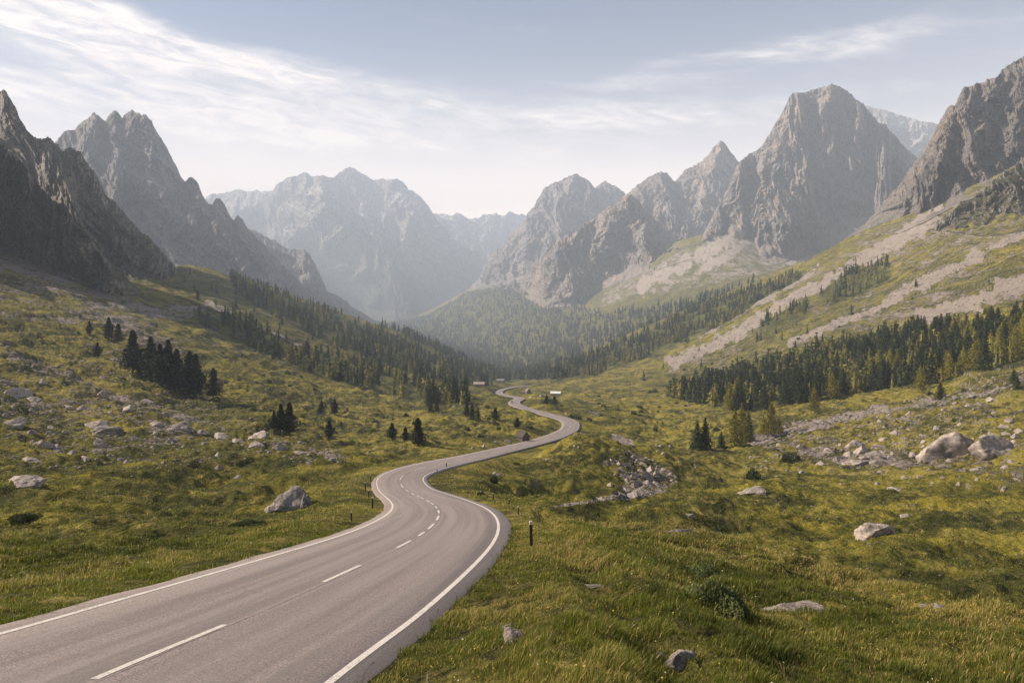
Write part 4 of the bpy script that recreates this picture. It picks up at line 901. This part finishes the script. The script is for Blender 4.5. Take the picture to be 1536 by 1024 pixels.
bush_px(795, 643, 16, 6, 'faint green bush right of the squat spruce')
bush_px(722, 742, 14, 5, 'little bush beside the fence posts')
bush_px(20, 905, 60, 14, 'dark clump of weeds at the road verge on the left edge', big=True)
bush_px(1043, 672, 20, 9, 'low bush at the foot of the two dark spruces')
for zn, poly, n, lb in (('small dark bushes on the left slope', [(60,480),(300,500),(520,590),(700,640),(560,680),(330,620),(100,560)], 46, 'small dark bush scattered on the open left slope'),
                    ('small dark bushes on the right slope', [(880,600),(1010,560),(1240,480),(1500,400),(1536,470),(1250,520),(1080,570),(1000,640),(1500,610),(1536,640),(1100,690),(880,640)], 46, 'small dark bush scattered on the open right slope'),
                    ('small bushes on the valley meadow', [(660,650),(700,600),(745,590),(760,600),(840,600),(960,600),(940,640),(880,620),(760,640),(700,665)], 22, 'small dark bush on the valley meadow near the road')):
    k = 0
    while k < n:
        px, py = random.uniform(60, 1530), random.uniform(400, 700)
        if not inpoly(np.array([px]), np.array([py]), poly)[0]: continue
        D = gpix(px, py, 20); x = (px - HX) / F * D
        if np.min(np.hypot(RC[:, 0] - x, RC[:, 1] - D)) < 9: continue
        w = random.uniform(5, 12) * (1.0 if py > 560 else 0.7); bush_px(px, py, w, w * random.uniform(0.35, 0.6), lb, zn); k += 1

# ------------------------------------------------------------------ boulders and stones
def rock_mesh(seed, sub=3, sharp=1.0):
    import bmesh
    bm = bmesh.new(); bmesh.ops.create_icosphere(bm, subdivisions=sub, radius=1.0)
    r = random.Random(seed); planes = []
    for _ in range(9):
        n = Vector((r.uniform(-1, 1), r.uniform(-1, 1), r.uniform(-0.4, 1))).normalized(); planes.append((n, r.uniform(0.42, 0.8)))
    off = Vector((seed * 3.1, seed * 1.7, 0))
    for v in bm.verts:
        p = v.co.copy()
        for n, d_ in planes:
            q = p.dot(n)
            if q > d_: p -= n * (q - d_) * 0.92
        k = 1 + 0.20 * mnoise.noise(p * 1.3 + off) + 0.11 * mnoise.noise(p * 3.1 + off) + 0.05 * mnoise.noise(p * 7.5 + off) - 0.05 * abs(mnoise.noise(Vector((p.x * 2, p.y * 2, p.z * 7)) + off))
        v.co = p * k
    me = bpy.data.meshes.new('boulder'); bm.to_mesh(me); bm.free(); me.materials.append(M_BOULDER)
    me.polygons.foreach_set('use_smooth', [sub > 3] * len(me.polygons))
    return me
ROCKHI = [rock_mesh(s, 5) for s in (21, 22, 23, 24, 25, 26)]; ROCKLO = [rock_mesh(s, 3) for s in range(1, 11)]
nrock = 0
def rock_px(px, py, wpx, hpx, label, group=None, hi=False, v=None, rz=None, tilt=0.0, deep=1.0, sink=0.46):
    """boulder whose base centre shows at (px,py)"""
    global nrock
    D = gpix(px, py, 6); x = (px - HX) / F * D; nrock += 1
    L = ROCKHI if hi else ROCKLO
    o = obj('boulder' if wpx * D / F > 0.7 else 'stone', L[v % len(L)] if v is not None else random.choice(L))
    w = wpx * D / F / 2 / 0.82; h = hpx * D / F / 0.96
    y = D + w * deep * 0.35
    o.scale = (w, w * deep, h); o.location = (x, y, gxy(x * y / D, y) + h * (0.35 - sink) - 0.02)
    o.rotation_euler = (random.uniform(-.1, .1), tilt, random.uniform(-.45, .45) if rz is None else rz)
    tag(o, label, 'boulder' if o.name.startswith('boulder') else 'stone', group); return o
BR = [(430,762,50,26,'large pale boulder standing in the grass left of the road',0,0.9),(459,757,24,16,'smaller rock leaning on the right of the large roadside boulder',2,0.9),(31,727,54,12,'long low boulder at the far left above the roadside meadow',1,0.8),
      (1318,801,46,20,'rounded grey boulder alone in the right foreground meadow',3,0.9),(1436,684,84,36,'biggest light boulder of the outcrop in the right meadow',4,0.8),(1492,682,66,24,'dark-sided boulder leaning right of the biggest outcrop boulder',5,0.8),
      (776,958,50,19,'flat angular rock in the near grass at the roadside',2,0.7),(766,940,22,9,'small flat rock just above the angular rock near the roadside',1,0.7),(888,882,50,8,'long flat stone half buried on the near knoll',3,0.5),(1200,916,78,13,'long pale slab lying on the grassy knoll crest',0,0.55),
      (1390,908,15,4,'left of two little stones in the grass beyond the knoll crest',1,0.7),(1413,911,24,6,'right of two little stones in the grass beyond the knoll crest',2,0.7),(1398,992,32,9,'half-buried stone low in the right foreground grass',4,0.7),(1020,1000,66,17,'rough dark outcrop at the bottom edge among the near grass',5,0.7),(990,985,30,10,'broken rock left of the rough dark outcrop at the bottom edge',1,0.7),
      (1131,739,34,8,'flat pale stone alone in the right meadow below the round bush',0,0.7),(1346,735,26,5,'flat stone in the meadow below the biggest outcrop boulder',2,0.7),(1362,774,16,5,'little stone above the rounded grey boulder',1,0.8),(1020,797,40,6,'thin flat slab at the near knoll hollow',4,0.5),(1034,775,16,5,'small pale stone in the hollow right of the mound',3,0.8)]
for px, py, w, h, lb, v, dp in BR: rock_px(px, py, w * 1.05, h * 1.12, lb, None, True, v, deep=dp, sink=0.36)
LF = [(16,638,36,17),(21,594,34,15),(47,600,26,9),(152,593,22,12),(148,640,40,14),(158,651,38,13),(148,666,28,14),(62,669,30,14),(84,674,18,9),(107,680,22,10),(45,691,34,12),(266,643,32,13),(234,638,20,9),(230,673,11,6),(332,658,32,11),(357,663,26,9),(385,669,24,8),(388,656,28,13),(414,674,22,8),(449,680,30,7),(496,690,14,7),(326,685,13,7),(326,703,15,8),(357,716,14,5),(43,650,15,8),(72,651,15,8),(73,642,12,6),(215,603,20,7),(191,615,24,8),(154,568,14,8),(127,690,20,7),(100,560,14,6),(180,690,16,6),(245,620,16,6),(300,650,20,7),(120,615,20,7),(100,612,18,6),(64,575,12,7),(8,575,18,8)]
names = 'broad domed,pale cracked,low rounded,grey slab-like,blocky,smooth,flat-topped,angular,half-buried,leaning'.split(',')
land = [(0,90,'at the far left of the stony slope'),(90,200,'below the lone small pine on the stony slope'),(200,300,'under the dark pine clump'),(300,400,'in the stone band right of the pine clump'),(400,600,'below the pine trio in the stone band')]
for n, (px, py, w, h) in enumerate(LF):
    where = next(t for a, b, t in land if a <= px < b); band = 'upper row' if py < 625 else ('middle row' if py < 660 else 'lower row')
    rock_px(px, py, w, h * 0.85, '%s boulder %s, %s' % (names[n % 10], where, band), 'boulders of the stony left slope', w > 24, None, deep=0.8)
MD = [(939,680,6,6),(948,686,10,6),(958,692,12,7),(966,698,13,7),(975,706,16,9),(984,713,18,9),(996,706,12,7),(1005,712,10,6),(1013,716,8,5),(968,716,20,11),(952,716,18,10),(940,722,16,9),(955,728,22,10),(972,728,24,14),(985,727,14,8),(940,736,22,9),(956,738,22,8),(970,740,16,6),(948,745,20,10),(930,742,16,7),(924,713,8,5),(932,706,10,6),(915,728,12,6),(905,750,14,7),(890,753,12,5),(928,697,9,5),(917,690,8,4),(962,707,14,8),(976,719,16,8),(1010,722,10,5)]
for n, (px, py, w, h) in enumerate(MD):
    rock_px(px, py, w * 0.95, h * 0.9, 'pale angular block in the rockfall on the mound beside the ravine', 'blocks of the rockfall on the mound', w > 17, None, deep=0.9, sink=0.58)
RT_ = [(1283,668,26,9),(1296,680,36,12),(1275,684,24,8),(1310,686,28,10),(1322,672,22,7),(1290,697,40,8),(1318,696,20,6),(1262,690,26,7),(1245,678,20,6),(1345,652,22,6),(1352,700,22,7),(1395,690,16,6),(1372,684,14,5),(1510,640,18,5),(1530,648,16,6),(1480,655,18,5),(1388,655,16,5),(1360,630,14,4),(1416,616,10,4),(1455,610,16,4),(1490,600,14,5),(1232,697,16,6),(1200,672,14,5),(1170,668,12,4),(1325,660,18,5),(1510,700,14,4),(1465,705,20,5),(1522,662,12,4),(1336,688,18,6)]
for n, (px, py, w, h) in enumerate(RT_):
    rock_px(px, py, w, h, 'light flat stone lying in the stony meadow left of or around the big outcrop boulders', 'stones of the right stony meadow', w > 24, None, deep=0.8)
VR = [(762,664,11,6,'white rock beside the gabled hut'),(743,663,6,4,'small pale stone left of the white rock by the hut'),(725,670,8,4,'pale stone third left of the gabled hut'),(708,673,6,4,'pale stone farthest left of the gabled hut'),(811,594,7,4,'white stone beside the small road cabin'),(796,596,8,3,'pale slab below the small road cabin'),
      (862,669,4,3,'upper pale stone below the middle road'),(868,671,5,3,'lower pale stone below the middle road'),(872,650,3,3,'tiny white stone right of the outer road bend'),(850,621,5,3,'white stone above the outer road bend'),(742,712,16,5,'flat pale slabs inside the road bend on the mound'),(820,690,10,3,'flat stone on the crest of the mound')]
for px, py, w, h, lb in VR: rock_px(px, py, w, h, lb, None, False, None)
# counted small stones by zone, then the rest as loose stones
def small_stones(poly, n, lb, group, wr_, dmin=20):
    k = 0; b = np.array(poly)
    while k < n:
        px, py = random.uniform(b[:, 0].min(), b[:, 0].max()), random.uniform(b[:, 1].min(), b[:, 1].max())
        if not inpoly(np.array([px]), np.array([py]), poly)[0]: continue
        D = gpix(px, py, dmin); x = (px - HX) / F * D
        if np.min(np.hypot(RC[:, 0] - x, RC[:, 1] - D)) < 5.5: continue
        w = random.uniform(*wr_) * random.uniform(0.6, 1.2); rock_px(px, py, w, w * random.uniform(0.3, 0.55), lb, group); k += 1
small_stones([(0,570),(120,590),(250,640),(420,660),(520,690),(300,700),(0,700)], 62, 'small pale stone scattered between the boulders of the left stony slope', 'small stones of the left slope', (5, 11))
small_stones([(1130,670),(1320,620),(1536,590),(1536,740),(1300,730),(1100,720)], 50, 'small pale stone scattered in the right stony meadow', 'small stones of the right meadow', (6, 13))
small_stones([(880,640),(1000,650),(1100,690),(1030,730),(1040,700),(930,665)], 12, 'small pale stone on the grass between the mound and the two dark spruces', 'small stones behind the mound', (4, 8))
small_stones([(500,640),(720,600),(700,680),(560,695)], 18, 'small stone in the grass between the left slope and the road', 'small stones above the road', (3, 7))
print('rocks', nrock)
def loose_stones(name, sets, label):
    r = np.random.default_rng(5); Vs, Fs, off = [], [], 0
    base = []
    for me in ROCKLO[:4]:
        pass
    import bmesh
    for s in range(6):
        bm = bmesh.new(); bmesh.ops.create_icosphere(bm, subdivisions=1, radius=1.0)
        V = np.array([v.co[:] for v in bm.verts]); Fq = np.array([[v.index for v in f.verts] for f in bm.faces]); bm.free()
        V *= (1 + r.uniform(-0.3, 0.3, (len(V), 1))); base.append((V, Fq))
    for poly, n, (w0, w1), d0, d1 in sets:
        m = (D2 > d0) & (D2 < d1) & zone_ok; i, j = np.where(m); s = inpoly(X2[i, j], YP[i, j], poly); i, j = i[s], j[s]
        s = (rd[i, j] > 6); i, j = i[s], j[s]
        w = AREA[i, j] / D2[i, j] * np.clip(SCREE[i, j], 0.15, 1) ** 2 * sstep(fbm(WX[i, j] / 14, WY[i, j] / 14, 2, 808), -0.6, 0.6)
        q = r.choice(len(i), n, p=w / w.sum())
        for ii, jj in zip(i[q], j[q]):
            V, Fq = base[r.integers(6)]; D = DD[ii]; sz = r.uniform(w0, w1) * r.uniform(0.4, 1) * D / F / 2
            a = r.uniform(0, 6.28); ca, sa = math.cos(a), math.sin(a); x = WX[ii, jj]
            W = np.c_[(V[:, 0] * ca - V[:, 1] * sa) * sz * 1.3 + x, (V[:, 0] * sa + V[:, 1] * ca) * sz + D, V[:, 2] * sz * 0.6 + Z[ii, jj] + sz * 0.1]
            Vs.append(W); Fs.append(Fq + off); off += len(V)
    me = mesh_np(name, np.vstack(Vs), [np.vstack(Fs)], [M_BOULDER], False)
    tag(obj(name, me), label, 'stones', None, 'stuff')
loose_stones('rubble', [([(0,500),(200,560),(420,640),(560,690),(400,700),(0,710)], 2600, (2, 6.5), 50, 420), ([(0,360),(100,420),(240,520),(350,560),(250,560),(0,440)], 1300, (1.5, 4.5), 160, 700),
                       ([(1100,700),(1150,640),(1330,605),(1536,540),(1536,735),(1250,735)], 2300, (2, 6.5), 60, 450), ([(925,672),(965,680),(1022,722),(985,744),(900,756),(930,712)], 500, (2.5, 6), 100, 260),
                       ([(980,560),(1100,490),(1300,380),(1450,320),(1536,330),(1536,480),(1300,500),(1100,560)], 2200, (1.2, 4), 250, 1400), ([(880,600),(1000,580),(1060,620),(1040,680),(880,650)], 250, (1.5, 4), 120, 600),
                       ([(300,450),(560,560),(720,640),(560,690),(300,600)], 700, (1.2, 3.4), 120, 1000), ([(770,745),(900,738),(1010,728),(1010,745),(800,772)], 90, (2, 5), 60, 150), ([(0,700),(400,690),(560,700),(500,760),(0,800)], 70, (2, 6), 25, 120), ([(850,780),(1100,740),(1536,740),(1536,900),(1200,850)], 160, (2, 6), 30, 130)],
             'loose pale rubble strewn over the slopes')

# ------------------------------------------------------------------ roadside posts
def box(x0, x1, y0, y1, z0, z1, bev=0.0):
    V = np.array([(x, y, z) for z in (z0, z1) for y in (y0, y1) for x in (x0, x1)], float)
    return V, np.array([(0, 2, 3, 1), (4, 5, 7, 6), (0, 1, 5, 4), (2, 6, 7, 3), (0, 4, 6, 2), (1, 3, 7, 5)])
def boxes(name, bl, mat, parent=None, bev=0.0):
    Vs, Fs, off = [], [], 0
    for b in bl: V, Fq = box(*b); Vs.append(V); Fs.append(Fq + off); off += 8
    me = mesh_np(name, np.vstack(Vs), [np.vstack(Fs)], [mat], False); o = obj(name, me, parent)
    if bev: md = o.modifiers.new('bevel', 'BEVEL'); md.width = bev; md.segments = 2
    return o
def prism(name, pts, y0, y1, mat, parent=None, bev=0.0):
    """extrude an x-z outline along y"""
    n = len(pts); V = [(x, y0, z) for x, z in pts] + [(x, y1, z) for x, z in pts]
    import bmesh
    bm = bmesh.new(); vs = [bm.verts.new(v) for v in V]
    bm.faces.new(vs[:n][::-1]); bm.faces.new(vs[n:])
    for i in range(n): j = (i + 1) % n; bm.faces.new((vs[i], vs[j], vs[n + j], vs[n + i]))
    bmesh.ops.recalc_face_normals(bm, faces=bm.faces)
    me = bpy.data.meshes.new(name); bm.to_mesh(me); bm.free(); me.materials.append(mat); o = obj(name, me, parent)
    if bev: md = o.modifiers.new('bevel', 'BEVEL'); md.width = bev; md.segments = 2
    return o
def octo(w, d_, c): return [(-w + c, -d_), (w - c, -d_), (w, -d_ + c), (w, d_ - c), (w - c, d_), (-w + c, d_), (-w, d_ - c), (-w, -d_ + c)]
def vprism(name, ol, z0, z1, mat, parent, top=1.0):
    n = len(ol); V = np.array([(x, y, z0) for x, y in ol] + [(x * top, y * top, z1) for x, y in ol]); Fq = [(i, (i + 1) % n, n + (i + 1) % n, n + i) for i in range(n)]
    me = bpy.data.meshes.new(name); me.from_pydata([tuple(v) for v in V], [], Fq + [tuple(range(n))[::-1], tuple(range(n, 2 * n))]); me.materials.append(mat)
    return obj(name, me, parent)
def make_post():
    t = empty('marker_post', (0, 0, 0))
    vprism('shaft', octo(0.055, 0.045, 0.016), -0.25, 0.80, M_POST, t)
    vprism('reflector_band', octo(0.058, 0.048, 0.016), 0.80, 0.885, M_BAND, t)
    vprism('cap', octo(0.062, 0.052, 0.016), 0.885, 0.92, M_BAND, t, 0.8)
    return t
post0 = make_post()
def place_post(px, py, hpx, label, group, first=False, wk=1.0):
    global post0
    D = gpix(px, py, 15); x = (px - HX) / F * D; s = hpx * D / F / 0.92
    if first: o = post0
    else:
        o = post0.copy(); col.objects.link(o)
        for ch in post0.children: c = ch.copy(); col.objects.link(c); c.parent = o
    o.location = (x, D, gxy(x, D)); o.scale = (s * wk, s * wk, s); o.rotation_euler = (random.uniform(-.04, .04), random.uniform(-.04, .04), random.uniform(-.3, .3)); tag(o, label, 'post', group); return o
place_post(797, 819, 38, 'nearest dark marker post with pale top on the right verge', 'marker posts along the road', True)
for k, (px, py, h, lb) in enumerate([(527,781,14,'short dark post on the left verge, closest to the viewer of the left row'),(558.6,762,17,'tallest dark post of the left verge row'),(553,746,11.5,'third dark post of the left row, above the tallest'),(548,735,12,'slim dark post near the top of the left row'),(556,721.5,9,'small far post where the left row meets the bend'),(550,767.5,5,'stub of a post between the two nearest left posts'),
      (777.7,771,12,'thin post behind the nearest right marker post'),(763.7,757,9,'fourth dark post of the right fence line'),(739.8,750,11,'darkest post of the right fence line'),(721,744.5,8,'post at the middle of the right fence line'),(716,743.5,7,'small post left of the middle of the right fence line'),(702,741.5,6,'short post in the thick grass of the inner bend'),(675.8,736.5,6,'shortest post at the inner bend of the road'),
      (655.7,709.5,7,'small post at the inner edge behind the bend'),(669.5,702,9,'upright far post at the inner edge behind the bend'),(759,680.5,4,'tiny post at the far right verge, left of two'),(775,676.5,4,'tiny post at the far right verge, right of two'),(731,746.5,5,'stub post left of the darkest post in the right fence line'),(770,765,7,'leaning post between the thin post and the right fence line')]):
    place_post(px, py, h, lb, 'marker posts along the road', wk=1.25)

# ------------------------------------------------------------------ huts in the valley
def cabin(px, py, wpx, hpx, label, wall, roof, rz=0.0, deep=1.3, flat=False, chimney=False, name='cabin'):
    D = gpix(px, py, 40); x = (px - HX) / F * D; w = wpx * D / F; H = hpx * D / F
    t = empty(name, (x, D, gxy(x, D)), rz); tag(t, label, 'cabin' if name != 'barn' else 'barn')
    d_ = w * deep; eave = H * (0.55 if not flat else 0.6); r = w / 2
    prism('wall', [(-r, -1.0), (r, -1.0), (r, eave), (0, H * 0.97), (-r, eave)], -d_ / 2, d_ / 2, wall, t)
    ov = 0.12 * w; th = 0.05 * w; k = (H - eave) / r
    rf = prism('roof', [(-r - ov, eave - ov * k), (0, H), (r + ov, eave - ov * k), (r + ov, eave - ov * k + th), (0, H + th), (-r - ov, eave - ov * k + th)], -d_ / 2 - ov, d_ / 2 + ov, roof, t)
    if chimney: boxes('chimney', [(r * 0.3, r * 0.3 + 0.1 * w, 0, 0.1 * w, H * 0.7, H * 1.12)], M_STONEWALL, rf)
    dw = w * 0.1
    boxes('door', [(-dw, dw, -d_ / 2 - 0.04, -d_ / 2 + 0.02, 0, eave * 0.75)], M_WOODWALL, t, 0.01)
    for sx in (-1, 1):
        wn = boxes('window', [(sx * r * 0.6 - dw * 0.7, sx * r * 0.6 + dw * 0.7, -d_ / 2 - 0.03, -d_ / 2 + 0.02, eave * 0.4, eave * 0.72)], M_DARKGLASS, t)
        boxes('frame', [(sx * r * 0.6 - dw * 0.85, sx * r * 0.6 + dw * 0.85, -d_ / 2 - 0.06, -d_ / 2 - 0.025, eave * 0.36, eave * 0.40), (sx * r * 0.6 - dw * 0.85, sx * r * 0.6 + dw * 0.85, -d_ / 2 - 0.06, -d_ / 2 - 0.025, eave * 0.72, eave * 0.76)], M_WOODWALL, wn)
    wn = boxes('window', [(r - 0.02, r + 0.03, -d_ * 0.15, d_ * 0.1, eave * 0.4, eave * 0.75)], M_DARKGLASS, t)
    return t
cabin(783.5, 661.5, 13, 15, 'gabled hut with grey roof and dark end beside the road', M_WOODWALL, M_BARK, R(38), 1.25)
cabin(792, 590.5, 6, 8, 'tiny dark cabin with a light chimney above the far road', M_WOODWALL, M_SHINGLE, R(20), 1.2, chimney=True)
cabin(833.5, 592.5, 8, 5.5, 'low cabin with bright white roof on the far meadow', M_STONEWALL, M_PALEROOF, R(80), 1.7, True)
cabin(719, 579, 11, 6, 'wide farmhouse with faded pink roof at the forest edge', M_STONEWALL, M_PINKROOF, R(85), 1.3, True, name='farmhouse')
cabin(751, 573, 8, 4.5, 'small barn with greyish roof among the trees at the valley end', M_WOODWALL, M_SHINGLE, R(70), 1.4, True, name='barn')

# ------------------------------------------------------------------ the car far down the road
def car():
    k = int(np.argmin(np.abs(HY - F * RC[:, 2] / RC[:, 1] - 604.0) + 1000 * (RC[:, 1] < 380))); c = RC[k]; t_ = RT[k]; hd = math.atan2(t_[1], t_[0])
    n_ = RNn[k]
    t = empty('car', (c[0] - n_[0] * 1.4, c[1] - n_[1] * 1.4, c[2] + 0.01), hd); tag(t, 'silver car driving on the far stretch of the road', 'car')
    body = prism('body', [(-2.1, 0.32), (2.1, 0.32), (2.15, 0.62), (1.9, 0.82), (1.05, 0.92), (-1.75, 0.98), (-2.1, 0.85)], -0.86, 0.86, M_CARPAINT, t, 0.05)
    cab = prism('cabin_glass', [(1.0, 0.92), (0.35, 1.38), (-1.25, 1.40), (-1.8, 0.98)], -0.74, 0.74, M_DARKGLASS, t, 0.04)
    prism('roof', [(0.38, 1.385), (-1.28, 1.405), (-1.22, 1.45), (0.30, 1.43)], -0.70, 0.70, M_CARPAINT, t)
    for sx in (-1.3, 1.3):
        for sy in (-0.8, 0.8):
            ring = [(0.32 * math.cos(a), 0.32 * math.sin(a)) for a in np.linspace(0, 2 * math.pi, 14, endpoint=False)]
            w = empty('wheel', (sx, sy, 0.32)); w.parent = t
            prism('tyre', ring, -0.1, 0.1, M_TYRE, w); prism('rim', [(x * .6, z * .6) for x, z in ring], -0.112 if sy < 0 else 0.0, 0.0 if sy < 0 else 0.112, M_CARPAINT, w)
    for sy in (-0.6, 0.6):
        boxes('headlight', [(2.10, 2.17, sy - 0.16, sy + 0.16, 0.60, 0.72)], M_PALEROOF, t); boxes('tail_light', [(-2.14, -2.08, sy - 0.12, sy + 0.12, 0.68, 0.82)], M_PINKROOF, t)
car()

# ------------------------------------------------------------------ grass and flowers
def scatter_ground(n, d0, d1, power, seed, x0=-40, x1=1580, rmin=3.38, thin=None):
    """points over the near ground; density falls with distance^power"""
    r = np.random.default_rng(seed); out = []
    a = 2 - power
    u = r.random(n * 2); D = (d0 ** a + u * (d1 ** a - d0 ** a)) ** (1 / a) if abs(a) > 1e-6 else d0 * (d1 / d0) ** u
    px = r.uniform(x0, x1, n * 2); y = YPl = None
    x = (px - HX) / F * D
    z = tlook(Z, px, D); rr = tlook(np.minimum(rd, 1e3), px, D); py = HY - F * z / D
    lim = rmin + np.interp(D, [0, 30], [0, 0.1]) + 0.25 * perlin(x / 0.7, D / 0.7, 5)
    k = (py < 1075) & (rr > lim)
    if thin is not None: k &= r.random(len(x)) < thin(x, D)
    k = np.where(k)[0][:n]
    return x[k], D[k], z[k], rr[k], r
def grass_mass(name, n, d0, d1, power, seed, hgt, wid, label, segs=2, rmin=3.38):
    x, y, z, rr, r = scatter_ground(n, d0, d1, power, seed, rmin=rmin)
    n = len(x)
    # blades gather in tufts
    tx = perlin(x / 0.45, y / 0.45, 3); patch = fbm(x / 3.0, y / 3.0, 2, 13)
    tx2 = perlin(x / 1.1, y / 1.3, 4); tall = np.clip(0.62 + 0.75 * tx + 0.85 * np.maximum(tx2, -0.3) + 0.35 * patch, 0.2, 2.1)
    verge = np.exp(-((rr - 4.4) / 1.0) ** 2)
    h = hgt(y) * tall * r.uniform(0.55, 1.25, n) * (1 - 0.45 * verge)
    w = wid(y) * r.uniform(0.7, 1.3, n)
    a = r.uniform(0, 2 * np.pi, n); wind = r.normal(0.6, 0.5, n)
    lx = np.cos(a) * 0.55 + 0.30; ly = np.sin(a) * 0.55; ln = h * r.uniform(0.25, 0.95, n)
    bx_, by_ = np.cos(a + 1.57), np.sin(a + 1.57)
    B = np.c_[x, y, z - 0.015]; S = np.c_[bx_, by_, 0 * x]
    mid = B + np.c_[lx * ln * 0.35, ly * ln * 0.35, h * 0.62]; tip = B + np.c_[lx * ln, ly * ln, h * (0.95)]
    w_ = w[:, None]
    V = np.stack([B - S * w_, B + S * w_, mid + S * w_ * 0.8, mid - S * w_ * 0.8, tip], 1).reshape(-1, 3)
    q = np.arange(n)[:, None] * 5
    F4 = q + np.array([[0, 1, 2, 3]]); F3 = q + np.array([[3, 2, 4]])
    straw = sstep(fbm(x / 5.5, y / 6.5, 3, 23) + 0.25 * patch + 0.5 * tlook(DRY_LIT, HX + F * x / y, y), -0.05, 0.75)
    dark = sstep(fbm(x / 4.2, y / 5.0, 2, 33), 0.1, 0.5)
    t = np.clip(0.12 + 0.30 * r.random(n) + 0.34 * straw * r.random(n) - 0.16 * dark + 0.5 * (r.random(n) < 0.07 + 0.10 * straw), 0, 1)
    t = np.clip(t - 0.30 * tlook(FOREST, HX + F * x / y, y) + 0.16 * tlook(DRY_LIT, HX + F * x / y, y), 0, 1)  # painted hollow shade and crest light carry on into the blades
    tt = np.repeat(t, 5).reshape(-1, 5); tt = np.clip(tt + np.array([-0.06, -0.06, 0.0, 0.0, 0.10]), 0, 1)
    me = mesh_np(name, V, [F4, F3], [M_GRASS], False, {'tint': tt.ravel()})
    tag(obj(name, me), label, 'grass', None, 'stuff')
grass_mass('grass', 330000, 6.5, 34, 1.55, 71, lambda y: np.interp(y, [8, 20, 34], [0.165, 0.175, 0.19]), lambda y: np.interp(y, [7, 34], [0.0035, 0.011]), 'tall green and straw grass on the near verges and knoll')
grass_mass('grass', 260000, 33, 150, 1.35, 72, lambda y: np.interp(y, [33, 150], [0.15, 0.20]), lambda y: np.interp(y, [33, 150], [0.012, 0.05]), 'shorter grass of the middle meadows either side of the road', rmin=4.2)
def flowers():
    x, y, z, rr, r = scatter_ground(1500, 7, 45, 1.3, 99, thin=lambda x, y: 0.15 + 0.85 * sstep(fbm(x / 3.0, y / 3.0, 2, 66), -0.1, 0.5), rmin=3.9)
    n = len(x); Vs, Fs, Ts, off = [], [], [], 0
    ang = np.linspace(0, 2 * np.pi, 6, endpoint=False)
    for i in range(n):
        s = r.uniform(0.006, 0.014) * (1 + y[i] / 40); h = r.uniform(0.12, 0.34)
        tl = r.uniform(-0.5, 0.5, 2); c = np.array([x[i] + r.uniform(-.03, .03), y[i], z[i] + h])
        ring = np.c_[np.cos(ang) * s, np.sin(ang) * s, np.cos(ang) * s * tl[0] + np.sin(ang) * s * tl[1]] + c
        cc = c + [0, 0, s * 0.5]
        st = np.array([[x[i] - 0.002, y[i], z[i]], [x[i] + 0.002, y[i], z[i]], c + [0.002, 0, 0], c - [0.002, 0, 0]])
        Vs.append(np.vstack([ring, cc, st])); Fs.append(np.array([(k, (k + 1) % 6, 6) for k in range(6)] + [(7, 8, 9), (7, 9, 10)]) + off); off += 11
        Ts.append(np.r_[np.full(7, r.choice([0.1, 0.5, 0.5, 0.95])), np.full(4, 0.3)])
    me = mesh_np('wildflowers', np.vstack(Vs), [np.vstack(Fs)], [M_FLOWER], False, {'tint': np.concatenate(Ts)})
    tag(obj('wildflowers', me), 'small yellow, orange and white flowers dotted through the near grass', 'flowers', None, 'stuff')
flowers()
def stalks():
    x, y, z, rr, r = scatter_ground(900, 6.8, 26, 1.2, 123, x0=300, rmin=3.45, thin=lambda x, y: 0.10 + 0.9 * sstep(perlin(x / 1.3, y / 1.6, 9), 0.0, 0.4))
    Vs, Fs, Ts, off = [], [], [], 0
    for i in range(len(x)):
        h = r.uniform(0.30, 0.62); a = r.uniform(0, 6.28); ln = r.uniform(0.04, 0.20); w = 0.0016 * (1 + y[i] / 12)
        b = np.array([x[i], y[i], z[i] - 0.01]); dx_ = np.array([math.cos(a), math.sin(a), 0]) * ln + [0.06, 0, 0]
        m1 = b + dx_ * 0.3 + [0, 0, h * 0.6]; m2 = b + dx_ * 0.75 + [0, 0, h * 0.88]; tp = b + dx_ * 1.15 + [0, 0, h]
        sx = np.array([w, 0, 0]); hx = sx * 3.4; mm = (m2 + tp) / 2
        Vs.append(np.array([b - sx, b + sx, m1 + sx, m1 - sx, m2 + sx, m2 - sx, mm + hx, mm - hx, tp]))
        Fs.append(np.array([(0, 1, 2, 3), (3, 2, 4, 5), (5, 4, 6, 7)]) + off); off += 9
        Ts.append(np.r_[np.full(6, 0.45), np.full(3, r.uniform(0.0, 0.2))])
    F4 = np.vstack(Fs); F3 = np.arange(len(Fs))[:, None] * 9 + np.array([[7, 6, 8]])
    me = mesh_np('seed_stalks', np.vstack(Vs), [F4, F3], [M_STALK], False, {'tint': np.concatenate(Ts)})
    tag(obj('seed_stalks', me), 'thin brown seed stalks rising above the near verge grass', 'grass', None, 'stuff')
stalks()

# ------------------------------------------------------------------ haze: one even body of air round everything
xmx = max(abs(V_) for V_ in (xs[0] - HX, xs[-1] - HX)) / F * 11900 + 200
allz = max((o.matrix_world @ Vector(c)).z for o in scene.objects if o.type == 'MESH' and o.name.startswith(('mountain', 'ground')) for c in o.bound_box)
zb = ZMIN - 160
Vh, Fh = box(-xmx, xmx, -300, 12600, zb, allz + 8)
hm, nt = newmat('haze_air')
pv = nt.n('ShaderNodeVolumePrincipled', {'Color': (0.66, 0.765, 0.93), 'Density': 0.000138, 'Anisotropy': 0.0})
nt.n('ShaderNodeOutputMaterial', {'Volume': pv.outputs[0]})
hz = obj('haze', mesh_np('haze', Vh, [Fh], [hm], False)); tag(hz, kind='stuff')
print('haze top', allz, 'ground min', ZMIN, 'objects', len(scene.objects))
